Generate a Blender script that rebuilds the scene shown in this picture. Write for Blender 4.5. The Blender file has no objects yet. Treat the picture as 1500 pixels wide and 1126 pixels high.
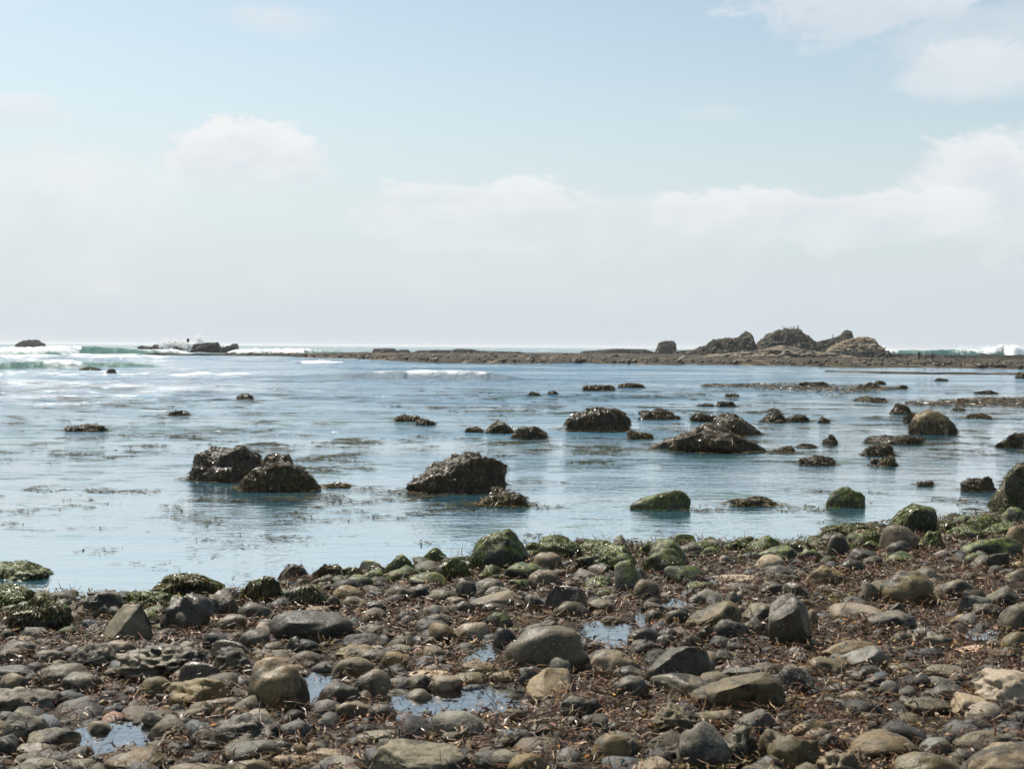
import bpy, bmesh, math
import numpy as np
from mathutils import Matrix, Vector

rad = math.radians
sc = bpy.context.scene
COL = sc.collection

# ------------------------------------------------------------------ camera
W0, H0, F = 1500.0, 1126.0, 2000.0          # photograph's frame and focal length in its pixels
CAMH = 2.2                                  # metres above the water
PITCH = math.atan(55.0 / F)
ROLL = math.atan(10.0 / 1500.0)
cam_d = bpy.data.cameras.new('camera')
cam = bpy.data.objects.new('camera', cam_d)
COL.objects.link(cam)
cam_d.sensor_width = 36.0
cam_d.lens = 36.0 * F / W0
cam_d.clip_start = 0.1
cam_d.clip_end = 60000.0
CR = (Matrix.Rotation(math.pi / 2 - PITCH, 3, 'X') @ Matrix.Rotation(ROLL, 3, 'Z'))
cam.matrix_world = Matrix.Translation((0, 0, CAMH)) @ CR.to_4x4()
cam_d.dof.use_dof = True
cam_d.dof.focus_distance = 20.0
cam_d.dof.aperture_fstop = 7.0
sc.camera = cam
CRN = np.array(CR)

# ------------------------------------------------------------------ world, sun, exposure
SUN_AZ = rad(-38.0)      # from +Y (view direction), negative = to the left
SUN_EL = rad(54.0)
world = bpy.data.worlds.new('World')
sc.world = world
world.use_nodes = True


class NT:
    """small node-tree writer"""
    def __init__(s, tree):
        s.t = tree
        tree.nodes.clear()

    def n(s, typ, inputs=None, **props):
        nd = s.t.nodes.new(typ)
        for k, v in props.items():
            setattr(nd, k, v)
        for k, v in (inputs or {}).items():
            s.set(nd.inputs[k], v)
        return nd

    def set(s, sock, v):
        if isinstance(v, bpy.types.NodeSocket):
            s.t.links.new(v, sock)
        elif isinstance(v, bpy.types.Node):
            s.t.links.new(v.outputs[0], sock)
        else:
            if sock.type == 'RGBA' and len(v) == 3:
                v = (*v, 1.0)
            sock.default_value = v

    def m(s, op, a, b=None, c=None, clamp=False):
        nd = s.n('ShaderNodeMath', operation=op, use_clamp=clamp)
        for i, v in enumerate((a, b, c)):
            if v is not None:
                s.set(nd.inputs[i], v)
        return nd.outputs[0]

    def mix(s, f, a, b, blend='MIX'):
        nd = s.n('ShaderNodeMix', data_type='RGBA', blend_type=blend)
        s.set(nd.inputs[0], f)
        s.set(nd.inputs[6], a)
        s.set(nd.inputs[7], b)
        return nd.outputs[2]

    def ramp(s, v, a, b, lo=0.0, hi=1.0):
        nd = s.n('ShaderNodeMapRange', interpolation_type='SMOOTHSTEP')
        s.set(nd.inputs[0], v)
        nd.inputs[1].default_value = a
        nd.inputs[2].default_value = b
        nd.inputs[3].default_value = lo
        nd.inputs[4].default_value = hi
        return nd.outputs[0]

    def noise(s, vec, scale, detail=4.0, rough=0.55, dist=0.0):
        nd = s.n('ShaderNodeTexNoise', {'Vector': vec, 'Scale': scale, 'Detail': detail,
                                        'Roughness': rough, 'Distortion': dist})
        return nd.outputs[0]

    def vor(s, vec, scale, feature='F1', rnd=1.0):
        nd = s.n('ShaderNodeTexVoronoi', {'Vector': vec, 'Scale': scale, 'Randomness': rnd}, feature=feature)
        return nd

    def mapping(s, vec, scale=(1, 1, 1), loc=(0, 0, 0)):
        nd = s.n('ShaderNodeMapping', {'Vector': vec, 'Scale': scale, 'Location': loc})
        return nd.outputs[0]


SKY_STRENGTH = 0.095
t = NT(world.node_tree)
sky = t.n('ShaderNodeTexSky', sky_type='NISHITA')
sky.sun_disc = False
sky.sun_elevation = SUN_EL
sky.sun_rotation = SUN_AZ % (2 * math.pi)
sky.altitude = 0.0
sky.air_density = 1.0
sky.dust_density = 1.0
sky.ozone_density = 1.5
gen = t.n('ShaderNodeTexCoord').outputs['Generated']
sep = t.n('ShaderNodeSeparateXYZ', {0: gen})
az = t.m('ARCTAN2', sep.outputs[0], sep.outputs[1])
el = t.m('ARCSINE', sep.outputs[2])
dirv = t.n('ShaderNodeCombineXYZ', {0: az, 1: t.m('MULTIPLY', el, 1.7), 2: 0.37}).outputs[0]
n1 = t.noise(dirv, 7.0, 9.0, 0.56, 0.2)
n2 = t.noise(dirv, 26.0, 9.0, 0.66, 0.5)
nz = t.m('ADD', t.m('MULTIPLY', t.m('SUBTRACT', n1, 0.5), 1.5), t.m('MULTIPLY', t.m('SUBTRACT', n2, 0.5), 1.0))


def px_az(x):
    return math.atan((x - 750.0) / F)


def px_el(x, y):
    return (508.0 + (x - 750) * 10 / 1500 - y) / F


# marine haze paling the lower sky everywhere, then clouds
hz = t.ramp(el, rad(0.0), rad(17.0), 1.0, 0.0)
hz = t.m('POWER', hz, 1.3)
sky_c = t.mix(1.0, sky.outputs[0], (1.10, 1.03, 0.865), 'MULTIPLY')
sky_c = t.mix(t.m('MULTIPLY', hz, 0.95), sky_c, (4.70, 5.25, 5.76))
mask = None
glow = None
BLOBS = [  # photograph x, y, half width, half height, softness, strength, crisp top
    (372, 248, 120, 62, 0.30, 0.75, 1.0), (300, 215, 60, 14, 0.4, 0.5, 0.6),
    (720, 318, 235, 60, 0.28, 0.60, 1.0), (1140, 325, 300, 58, 0.30, 0.66, 1.0), (930, 335, 420, 62, 0.5, 0.55, 0.8), (640, 420, 700, 70, 1.2, 0.22, 0.0), (60, 400, 480, 130, 1.2, 0.42, 0.0),
    (1480, 285, 180, 105, 0.45, 0.70, 0.7), (1310, 25, 255, 68, 0.45, 0.66, 0.4), (1420, 75, 190, 100, 0.9, 0.38, 0.0),
    (1450, 135, 140, 56, 0.6, 0.58, 0.3), (40, 300, 230, 75, 0.7, 0.55, 0.6),
    (20, 190, 80, 26, 0.6, 0.45, 0.6), (15, 15, 60, 42, 0.8, 0.55, 0.5), (400, 48, 120, 26, 0.9, 0.42, 0.5),
    (1040, 175, 60, 14, 0.9, 0.15, 0.3)]
for (bx, by, rx, ry, soft, stg, crisp) in BLOBS:
    da = t.m('DIVIDE', t.m('SUBTRACT', az, px_az(bx)), rx / F)
    de = t.m('DIVIDE', t.m('SUBTRACT', el, px_el(bx, by)), ry / F)
    r = t.m('SQRT', t.m('ADD', t.m('MULTIPLY', da, da), t.m('MULTIPLY', de, de)))
    v = t.m('ADD', t.m('SUBTRACT', 1.0, r), t.m('MULTIPLY', nz, 1.25))
    # soft bottoms, crisper tops
    mk = t.m('MULTIPLY', t.ramp(v, 0.0, soft * 0.8), min(stg * 1.25, 0.95))
    fade = t.ramp(de, -1.3, 0.5, 0.45, 1.0)
    mk = t.m('MULTIPLY', mk, fade)
    top = t.m('MULTIPLY', t.m('MULTIPLY', t.m('MULTIPLY', t.ramp(v, 0.0, 0.22), stg), t.m('MULTIPLY', t.ramp(de, 0.1, 0.75), t.ramp(v, 0.15, 0.75, 1.0, 0.25))), crisp)
    mk = t.m('MAXIMUM', mk, top)
    mask = mk if mask is None else t.m('MAXIMUM', mask, mk)
    glow = top if glow is None else t.m('MAXIMUM', glow, top)
# scattered cloud elsewhere in the sky, same kind
gen_n = t.noise(t.mapping(dirv, (1, 1, 1), (3.1, 1.7, 0)), 3.2, 8.0, 0.58, 0.3)
wide = t.m('MULTIPLY', t.ramp(gen_n, 0.60, 0.76), t.ramp(t.m('ABSOLUTE', az), 0.40, 0.62))
wide = t.m('MULTIPLY', wide, 0.7)
mask = t.m('MAXIMUM', mask, wide)
inner = t.noise(dirv, 14.0, 6.0, 0.6)
cl = t.mix(t.ramp(inner, 0.35, 0.68), (5.40, 5.68, 6.0), (6.2, 6.36, 6.5))
cl = t.mix(glow, cl, (6.9, 6.9, 6.9))
final = t.mix(mask, sky_c, cl)
bg = t.n('ShaderNodeBackground', {'Color': final, 'Strength': SKY_STRENGTH})
t.t.links.new(bg.outputs[0], t.n('ShaderNodeOutputWorld').inputs[0])

sun_d = bpy.data.lights.new('sun', 'SUN')
sun_d.energy = 5.0
sun_d.angle = rad(0.6)
sun_d.color = (1.0, 0.94, 0.84)
sun = bpy.data.objects.new('sun', sun_d)
COL.objects.link(sun)
sdir = Vector((math.sin(SUN_AZ) * math.cos(SUN_EL), math.cos(SUN_AZ) * math.cos(SUN_EL), math.sin(SUN_EL)))
sun.rotation_euler = sdir.to_track_quat('Z', 'Y').to_euler()
sun.location = (-40, 60, 80)

sc.view_settings.view_transform = 'Standard'
sc.view_settings.look = 'None'
sc.view_settings.exposure = 0.54
sc.view_settings.gamma = 1.0
sc.view_settings.use_curve_mapping = False
sc.cycles.use_denoising = True
sc.cycles.max_bounces = 6
sc.cycles.transparent_max_bounces = 12

# ------------------------------------------------------------------ numeric helpers
RNG = np.random.default_rng(7)


def ray(px, py):
    v = CRN @ np.array([px - W0 / 2, H0 / 2 - py, -F])
    return v / v[1]                                     # scaled so that y (distance ahead) = 1


def on_plane(px, py, z=0.0):
    r = ray(px, py)
    d = (z - CAMH) / r[2]
    return np.array([r[0] * d, d, z])


def _h(ix, iy, iz, seed):
    h = (ix.astype(np.int64) * 374761393 + iy.astype(np.int64) * 668265263 + iz.astype(np.int64) * 1274126177
         + seed * 362437) & 0xffffffff
    h = ((h ^ (h >> 13)) * 1103515245) & 0xffffffff
    h = ((h ^ (h >> 16)) * 2246822519) & 0xffffffff
    return ((h ^ (h >> 15)) & 0xffffff) / float(0xffffff) * 2 - 1


def vnoise(p, seed=0):
    i = np.floor(p).astype(np.int64)
    f = p - i
    u = f * f * f * (f * (f * 6 - 15) + 10)
    x, y, z = i[..., 0], i[..., 1], i[..., 2]
    ux, uy, uz = u[..., 0], u[..., 1], u[..., 2]

    def L(a, b, k):
        return a + (b - a) * k
    return L(L(L(_h(x, y, z, seed), _h(x + 1, y, z, seed), ux), L(_h(x, y + 1, z, seed), _h(x + 1, y + 1, z, seed), ux), uy),
             L(L(_h(x, y, z + 1, seed), _h(x + 1, y, z + 1, seed), ux),
               L(_h(x, y + 1, z + 1, seed), _h(x + 1, y + 1, z + 1, seed), ux), uy), uz)


def fbm(p, seed=0, oct=4, gain=0.5):
    s = 0; a = 1; tot = 0
    for k in range(oct):
        s = s + a * vnoise(p * (2.03 ** k) + 17.3 * k, seed + k)
        tot += a
        a *= gain
    return s / tot * 1.6


def fbm2(x, y, seed=0, oct=4, gain=0.5):
    return fbm(np.stack([x, y, np.zeros_like(x) + 0.5], -1), seed, oct, gain)


def sstep(a, b, x):
    k = np.clip((x - a) / (b - a), 0, 1)
    return k * k * (3 - 2 * k)


# ------------------------------------------------------------------ mesh helpers
def mesh_from(name, v, f, mats, smooth=True, cols=None, mat_idx=None, attrs=None):
    v = np.asarray(v, dtype=np.float32); f = np.asarray(f, dtype=np.int32)
    me = bpy.data.meshes.new(name)
    me.vertices.add(len(v))
    me.vertices.foreach_set('co', v.ravel())
    me.loops.add(f.size)
    me.loops.foreach_set('vertex_index', f.ravel())
    me.polygons.add(len(f))
    me.polygons.foreach_set('loop_start', np.arange(0, f.size, f.shape[1], dtype=np.int32))
    me.polygons.foreach_set('use_smooth', np.full(len(f), bool(smooth)))
    for m_ in (mats if isinstance(mats, (list, tuple)) else [mats]):
        me.materials.append(m_)
    if mat_idx is not None:
        me.polygons.foreach_set('material_index', np.asarray(mat_idx, dtype=np.int32))
    if cols is not None:
        c = np.ones((len(v), 4), np.float32); c[:, :3] = cols
        a = me.attributes.new('col', 'FLOAT_COLOR', 'POINT')
        a.data.foreach_set('color', c.ravel())
    for k, val in (attrs or {}).items():
        a = me.attributes.new(k, 'FLOAT', 'POINT')
        a.data.foreach_set('value', np.asarray(val, np.float32).ravel())
    me.update(calc_edges=True)
    return me


def add(name, me, parent=None, loc=None):
    o = bpy.data.objects.new(name, me)
    COL.objects.link(o)
    if loc is not None:
        o.location = loc
    if parent is not None:
        o.parent = parent
    return o


def tag(o, label, cat, group=None):
    o['label'] = label
    o['category'] = cat
    if group:
        o['group'] = group
    return o


def structure(o):
    o['kind'] = 'structure'
    return o


def stuff(o):
    o['kind'] = 'stuff'
    return o


def ico(level):
    bm = bmesh.new()
    bmesh.ops.create_icosphere(bm, subdivisions=level, radius=1.0)
    v = np.array([x.co[:] for x in bm.verts])
    bm.verts.index_update()
    f = np.array([[y.index for y in x.verts] for x in bm.faces])
    bm.free()
    return v, f


ICO = {k: ico(k) for k in (1, 2, 3, 4, 5)}


def grid_faces(nr, nc):
    i = np.arange((nr - 1) * (nc - 1))
    r, c = i // (nc - 1), i % (nc - 1)
    a = r * nc + c
    return np.stack([a, a + 1, a + nc + 1, a + nc], 1)


def rotm(rng, tilt=0.5):
    a = rng.uniform(0, 2 * math.pi)
    ax = rng.uniform(-tilt, tilt); ay = rng.uniform(-tilt, tilt)
    return np.array(Matrix.Rotation(ax, 3, 'X') @ Matrix.Rotation(ay, 3, 'Y') @ Matrix.Rotation(a, 3, 'Z'))


def rock_unit(seed, level, cuts=6, cut=(0.55, 0.9), low=0.16, mid=0.06, fine=0.02, pits=0.0, tilt=0.5,
              planes=(), soft=0.85, lump=1.0, strata=0.0):
    """a stone inside the unit box: a sphere chamfered by planes, then worn by noise"""
    rng = np.random.default_rng(seed)
    v, f = ICO[level]
    v = v.copy()
    v = v + (v * (low * fbm(v * 1.15 * lump + rng.uniform(0, 90, 3), seed, 2))[:, None])
    for k in range(cuts):
        n = rng.normal(size=3); n /= np.linalg.norm(n)
        d = rng.uniform(*cut)
        over = np.maximum(v @ n - d, 0)
        v -= np.outer(over * soft, n)
    v = v @ rotm(rng, tilt).T
    for (nx, ny, nz_, d) in planes:
        n = np.array([nx, ny, nz_], float); n /= np.linalg.norm(n)
        over = np.maximum(v @ n - d, 0)
        v -= np.outer(over * 0.97, n)
    nr = v / np.linalg.norm(v, axis=1)[:, None]
    off = rng.uniform(0, 90, 3)
    dsp = mid * fbm(v * 3.2 + off, seed + 5, 3) + fine * fbm(v * 11 + off, seed + 9, 3)
    if strata:
        dsp = dsp + strata * np.sin((v[:, 2] * 1.0 + v[:, 0] * 0.35) * 17 + 3 * fbm(v * 1.5 + off, seed + 3, 2))
    if pits:
        q = fbm(v * 4.5 + off + 7, seed + 13, 2)
        dsp = dsp - pits * sstep(0.12, 0.5, q) + pits * 0.3 * fbm(v * 9 + off, seed + 14, 2)
    v = v + nr * dsp[:, None]
    lo, hi = v.min(0), v.max(0)
    v = (v - (lo + hi) / 2) / ((hi - lo) / 2)
    return v, f


def ribbons(P, D, N, L, Wd, droop, cols, K=2, curl=0.2, rng=RNG, prof=None, roll_s=0.5, lift_s=0.6):
    """strap-shaped blades: start points P, directions D, surface normals N"""
    n = len(P)
    D = D / np.maximum(np.linalg.norm(D, axis=1), 1e-6)[:, None]
    S = np.cross(D, N); S /= np.maximum(np.linalg.norm(S, axis=1), 1e-6)[:, None]
    roll = rng.normal(0, roll_s, n)[:, None]
    S = S * np.cos(roll) + N * np.sin(roll)
    S /= np.maximum(np.linalg.norm(S, axis=1), 1e-6)[:, None]
    prof = prof or ([1.0, 0.5] if K == 1 else [0.5, 1.0, 0.3] if K == 2 else [0.5, 1.0, 0.85, 0.25])
    cu = rng.normal(0, curl, n)[:, None]
    lift = rng.normal(0, curl * lift_s, n)[:, None]
    V = np.zeros((n, K + 1, 2, 3))
    for k in range(K + 1):
        s = k / K
        c = P + D * (L * s)[:, None] + S * cu * (L * s * s)[:, None] + N * lift * (L * s * (1 - s) * 2)[:, None]
        c[:, 2] -= droop * s * s
        w = (Wd * prof[k] * 0.5)[:, None]
        V[:, k, 0] = c - S * w
        V[:, k, 1] = c + S * w
    V = V.reshape(-1, 3)
    base = np.arange(n)[:, None] * (2 * (K + 1))
    F_ = np.concatenate([base + np.array([[2 * k, 2 * k + 1, 2 * k + 3, 2 * k + 2]]) for k in range(K)], 0)
    C_ = np.repeat(cols, 2 * (K + 1), axis=0)
    return V, F_, C_


def pick(rng, palette, n, jitter=0.25):
    w = np.array([p[0] for p in palette], float); w /= w.sum()
    c = np.array([p[1] for p in palette])
    i = rng.choice(len(palette), n, p=w)
    return 0.78 * c[i] * np.exp(rng.normal(0, jitter, (n, 1))) * np.exp(rng.normal(0, 0.06, (n, 3)))


# ------------------------------------------------------------------ materials
def mat(name):
    m_ = bpy.data.materials.new(name)
    m_.use_nodes = True
    return m_, NT(m_.node_tree)


def out(t, sh, disp=None):
    o = t.n('ShaderNodeOutputMaterial')
    t.t.links.new(sh if isinstance(sh, bpy.types.NodeSocket) else sh.outputs[0], o.inputs[0])


def stone_mat(name, c0, c1, c2, rough=0.62, patch=None, patch_amt=0.5, algae=0.0, speck=0.0, bump=0.75, scale=1.0, wet=0.0,
              vary=0.25, warm=(1.25, 1.12, 0.80)):
    c0, c1, c2 = [tuple(np.array(c) * warm * 0.68) for c in (c0, c1, c2)]
    if patch is not None: patch = tuple(np.array(patch) * np.array(warm) ** 0.5 * 0.60)
    m_, t = mat(name)
    co = t.n('ShaderNodeTexCoord').outputs['Object']
    rnd = t.n('ShaderNodeObjectInfo').outputs['Random']
    shift = t.n('ShaderNodeCombineXYZ', {0: t.m('MULTIPLY', rnd, 37.0), 1: t.m('MULTIPLY', rnd, 91.0), 2: 0.0}).outputs[0]
    p = t.n('ShaderNodeVectorMath', {0: co, 1: shift}, operation='ADD').outputs[0]
    a = t.noise(p, 5.0 * scale, 8.0, 0.62)
    b = t.noise(p, 24.0 * scale, 6.0, 0.65)
    g = t.noise(p, 150.0 * scale, 3.0, 0.6)
    c = t.mix(t.ramp(a, 0.32, 0.66), c0, c1)
    c = t.mix(t.m('MULTIPLY', t.ramp(b, 0.48, 0.68), 0.65), c, c2)
    if patch is not None:
        q = t.noise(t.mapping(p, (1, 1, 1), (5, 2, 8)), 4.2 * scale, 9.0, 0.68, 0.6)
        c = t.mix(t.m('MULTIPLY', t.ramp(q, 0.60 - 0.2 * patch_amt, 0.68 - 0.2 * patch_amt), 0.92), c, patch)
    if speck:
        vo = t.vor(p, 42.0 * scale)
        sm = t.m('MULTIPLY', t.ramp(vo.outputs['Distance'], 0.16, 0.28, 1.0, 0.0),
                 t.ramp(t.noise(p, 6.0 * scale, 4.0), 0.56 - 0.12 * speck, 0.62 - 0.12 * speck))
        c = t.mix(t.m('MULTIPLY', sm, 0.8), c, (0.24, 0.22, 0.18))
    val = t.n('ShaderNodeMapRange', {0: rnd, 3: 1 - vary, 4: 1 + vary}).outputs[0]
    grain = t.n('ShaderNodeMapRange', {0: g, 1: 0.3, 2: 0.7, 3: 0.72, 4: 1.25}).outputs[0]
    hsv = t.n('ShaderNodeHueSaturation', {'Color': c, 'Value': t.m('MULTIPLY', val, grain),
              'Saturation': t.n('ShaderNodeMapRange', {0: t.m('FRACT', t.m('MULTIPLY', rnd, 7.3)), 3: 0.75, 4: 1.15}).outputs[0]})
    c = hsv.outputs[0]
    rg = t.n('ShaderNodeMapRange', {0: b, 1: 0.35, 2: 0.65, 3: max(rough - 0.16 - wet, 0.15), 4: rough + 0.12}).outputs[0]
    wetm = t.noise(t.mapping(p, (1, 1, 1), (11, 3, 5)), 2.6 * scale, 5.0, 0.6)
    rg = t.m('SUBTRACT', rg, t.ramp(wetm, 0.5, 0.66, 0.0, 0.28 if scale >= 1 else 0.0), clamp=True)
    ve = t.vor(t.n('ShaderNodeVectorMath', {0: p, 1: t.n('ShaderNodeTexNoise', {'Vector': p, 'Scale': 4.0 * scale}).outputs[1]}, operation='ADD').outputs[0], 2.2 * scale, 'DISTANCE_TO_EDGE').outputs['Distance']
    crack = t.m('MULTIPLY', t.ramp(ve, 0.0, 0.022, 1.0, 0.0), t.ramp(t.noise(p, 3.0 * scale, 3.0), 0.56, 0.62))
    c = t.mix(t.m('MULTIPLY', crack, 0.45), c, (0.018, 0.016, 0.012))
    if algae:
        nn = t.n('ShaderNodeNewGeometry').outputs['Normal']
        up = t.n('ShaderNodeSeparateXYZ', {0: nn}).outputs[2]
        q = t.noise(p, 7.0 * scale, 8.0, 0.65)
        am = t.ramp(t.m('ADD', t.m('MULTIPLY', up, 0.35), q), 0.78 - 0.38 * algae, 0.95 - 0.38 * algae)
        gc = t.mix(t.ramp(t.noise(p, 19.0 * scale, 5.0), 0.38, 0.66), (0.026, 0.040, 0.010), (0.145, 0.165, 0.034))
        c = t.mix(t.m('MULTIPLY', am, 0.9), c, gc)
    hgt = t.m('ADD', t.m('MULTIPLY', a, 0.5), t.m('ADD', t.m('MULTIPLY', b, 0.32), t.m('MULTIPLY', g, 0.1)))
    hgt = t.m('SUBTRACT', hgt, t.m('MULTIPLY', crack, 0.35))
    bp = t.n('ShaderNodeBump', {'Strength': bump, 'Distance': 0.03 / scale ** 0.5, 'Height': hgt})
    bs = t.n('ShaderNodeBsdfPrincipled', {'Base Color': c, 'Roughness': rg, 'Normal': bp.outputs[0]})
    bs.inputs['Specular IOR Level'].default_value = 0.27 if scale >= 1 else 0.06
    out(t, bs)
    return m_


M = {}
M['tan'] = stone_mat('stone_tan', (0.155, 0.125, 0.087), (0.225, 0.182, 0.128), (0.088, 0.074, 0.053), patch=(0.045, 0.042, 0.034), patch_amt=0.4, speck=0.3)
M['olive'] = stone_mat('stone_olive', (0.125, 0.108, 0.076), (0.185, 0.160, 0.112), (0.066, 0.060, 0.043), patch=(0.036, 0.036, 0.028), patch_amt=0.45, speck=0.3)
M['grey'] = stone_mat('stone_grey', (0.118, 0.112, 0.100), (0.185, 0.175, 0.157), (0.060, 0.058, 0.053), patch=(0.038, 0.037, 0.034), patch_amt=0.55, speck=0.6)
M['blue'] = stone_mat('stone_bluegrey', (0.105, 0.112, 0.115), (0.165, 0.172, 0.174), (0.060, 0.066, 0.068), patch=(0.04, 0.042, 0.042), patch_amt=0.1, speck=0.3)
M['dark'] = stone_mat('stone_dark', (0.046, 0.043, 0.037), (0.092, 0.084, 0.070), (0.026, 0.025, 0.022), rough=0.55, patch=(0.125, 0.112, 0.090), patch_amt=0.25, speck=0.7, wet=0.1)
M['pit'] = stone_mat('stone_pitted', (0.108, 0.098, 0.082), (0.20, 0.184, 0.158), (0.044, 0.042, 0.036), patch=(0.036, 0.035, 0.030), patch_amt=0.6, speck=1.0, bump=0.9)
M['pale'] = stone_mat('stone_pale', (0.29, 0.235, 0.180), (0.37, 0.31, 0.245), (0.19, 0.155, 0.120), patch=(0.11, 0.10, 0.08), patch_amt=0.1, speck=0.2)
M['pink'] = stone_mat('stone_salmon', (0.43, 0.27, 0.20), (0.50, 0.34, 0.26), (0.29, 0.195, 0.15))
M['green'] = stone_mat('stone_algae', (0.085, 0.078, 0.058), (0.155, 0.138, 0.105), (0.042, 0.042, 0.032), algae=0.52, patch=(0.024, 0.028, 0.017), patch_amt=0.5, wet=0.1, speck=0.3, vary=0.3, warm=(1.05, 1.02, 0.95))
M['moss'] = stone_mat('stone_dark_algae', (0.026, 0.027, 0.019), (0.052, 0.052, 0.034), (0.014, 0.016, 0.011), algae=0.47, wet=0.12, vary=0.3, warm=(1.05, 1.02, 0.95))
M['kelprock'] = stone_mat('stone_under_weed', (0.028, 0.022, 0.012), (0.085, 0.062, 0.030), (0.013, 0.011, 0.007), rough=0.5, wet=0.12, patch=(0.13, 0.10, 0.045), patch_amt=0.25, bump=1.6, scale=1.6, warm=(1.05, 1.02, 0.95))
M['cliff'] = stone_mat('outcrop_rock', (0.040, 0.044, 0.034), (0.084, 0.082, 0.062), (0.022, 0.026, 0.021), rough=0.8, patch=(0.21, 0.175, 0.13), patch_amt=0.5, scale=0.12, bump=1.0, vary=0.05, warm=(1.05, 1.02, 0.95))
M['cliff_tan'] = stone_mat('outcrop_sandstone', (0.23, 0.185, 0.13), (0.33, 0.27, 0.195), (0.105, 0.092, 0.066), rough=0.85, patch=(0.07, 0.066, 0.05), patch_amt=0.35, scale=0.14, bump=1.0, vary=0.03, warm=(1.05, 1.02, 0.95))
M['cliff_dark'] = stone_mat('sea_rock', (0.030, 0.034, 0.030), (0.062, 0.064, 0.056), (0.020, 0.022, 0.020), rough=0.7, scale=0.2, bump=1.0, vary=0.05, warm=(1.05, 1.02, 0.95))


def weed_mat(name, rough=0.32, trans=0.15, spec=0.36):
    m_, t = mat(name)
    c = t.n('ShaderNodeAttribute', attribute_name='col').outputs['Color']
    p = t.n('ShaderNodeNewGeometry').outputs['Position']
    k = t.n('ShaderNodeMapRange', {0: t.noise(p, 60.0, 3.0), 1: 0.3, 2: 0.7, 3: 0.6, 4: 1.35}).outputs[0]
    c = t.n('ShaderNodeHueSaturation', {'Color': c, 'Value': k}).outputs[0]
    rg = t.n('ShaderNodeMapRange', {0: t.noise(p, 35.0, 3.0), 1: 0.35, 2: 0.65, 3: rough - 0.12, 4: rough + 0.3}).outputs[0]
    bs = t.n('ShaderNodeBsdfPrincipled', {'Base Color': c, 'Roughness': rg})
    bs.inputs['Specular IOR Level'].default_value = spec
    tr = t.n('ShaderNodeBsdfTranslucent', {'Color': c})
    out(t, t.n('ShaderNodeMixShader', {0: trans, 1: bs.outputs[0], 2: tr.outputs[0]}))
    return m_


M['weed'] = weed_mat('seaweed')
M['floatweed'] = weed_mat('floating_weed', 0.7, 0.03, 0.04)
M['litter'] = weed_mat('seaweed_litter', 0.46, 0.10)

# loose fill cobbles: colour from the per-stone attribute
m_, t = mat('fill_cobble')
cc = t.n('ShaderNodeAttribute', attribute_name='col').outputs['Color']
p = t.n('ShaderNodeNewGeometry').outputs['Position']
a = t.noise(p, 14.0, 6.0, 0.65); b = t.noise(p, 70.0, 5.0, 0.65)
k = t.m('ADD', t.m('MULTIPLY', t.ramp(a, 0.3, 0.7), 0.7), t.m('MULTIPLY', t.ramp(b, 0.35, 0.7), 0.6))
cc = t.n('ShaderNodeHueSaturation', {'Color': cc, 'Value': t.m('ADD', k, 0.35)}).outputs[0]
bp = t.n('ShaderNodeBump', {'Strength': 0.6, 'Distance': 0.02, 'Height': t.m('ADD', a, t.m('MULTIPLY', b, 0.4))})
bs = t.n('ShaderNodeBsdfPrincipled', {'Base Color': cc, 'Roughness': t.n('ShaderNodeMapRange', {0: a, 1: 0.3, 2: 0.7, 3: 0.3, 4: 0.75}).outputs[0], 'Normal': bp.outputs[0]})
out(t, bs)
bs.inputs['Specular IOR Level'].default_value = 0.2
M['fill'] = m_

# ground under it all
m_, t = mat('wet_shingle')
p = t.n('ShaderNodeNewGeometry').outputs['Position']
a = t.noise(p, 1.6, 6.0, 0.6); b = t.noise(p, 26.0, 7.0, 0.7); g = t.vor(p, 55.0)
c = t.mix(t.ramp(a, 0.35, 0.65), (0.024, 0.015, 0.008), (0.046, 0.031, 0.018))
c = t.mix(t.ramp(b, 0.42, 0.68), c, (0.012, 0.009, 0.006))
c = t.mix(t.m('MULTIPLY', t.ramp(t.noise(p, 48.0, 3.0), 0.6, 0.72), 0.7), c, (0.09, 0.066, 0.042))
yy = t.n('ShaderNodeSeparateXYZ', {0: p}).outputs[2]
under = t.ramp(yy, -0.12, 0.02, 1.0, 0.0)
c = t.mix(under, c, t.mix(t.ramp(t.noise(p, 1.1, 7.0, 0.65), 0.4, 0.6), (0.030, 0.040, 0.018), (0.075, 0.085, 0.050)))
bp = t.n('ShaderNodeBump', {'Strength': 0.9, 'Distance': 0.03, 'Height': t.m('ADD', b, t.m('MULTIPLY', g.outputs['Distance'], 0.5))})
bs = t.n('ShaderNodeBsdfPrincipled', {'Base Color': c, 'Roughness': t.n('ShaderNodeMapRange', {0: b, 1: 0.3, 2: 0.7, 3: 0.5, 4: 0.95}).outputs[0], 'Normal': bp.outputs[0]})
bs.inputs['Specular IOR Level'].default_value = 0.25
out(t, bs)
M['ground'] = m_


def foam_nodes(t, p, amt):
    n_ = t.m('ADD', t.noise(t.mapping(p, (0.6, 0.25, 1)), 1.2, 8.0, 0.7), 0.0)
    return t.ramp(t.m('ADD', n_, amt), 1.0, 1.22)


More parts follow.
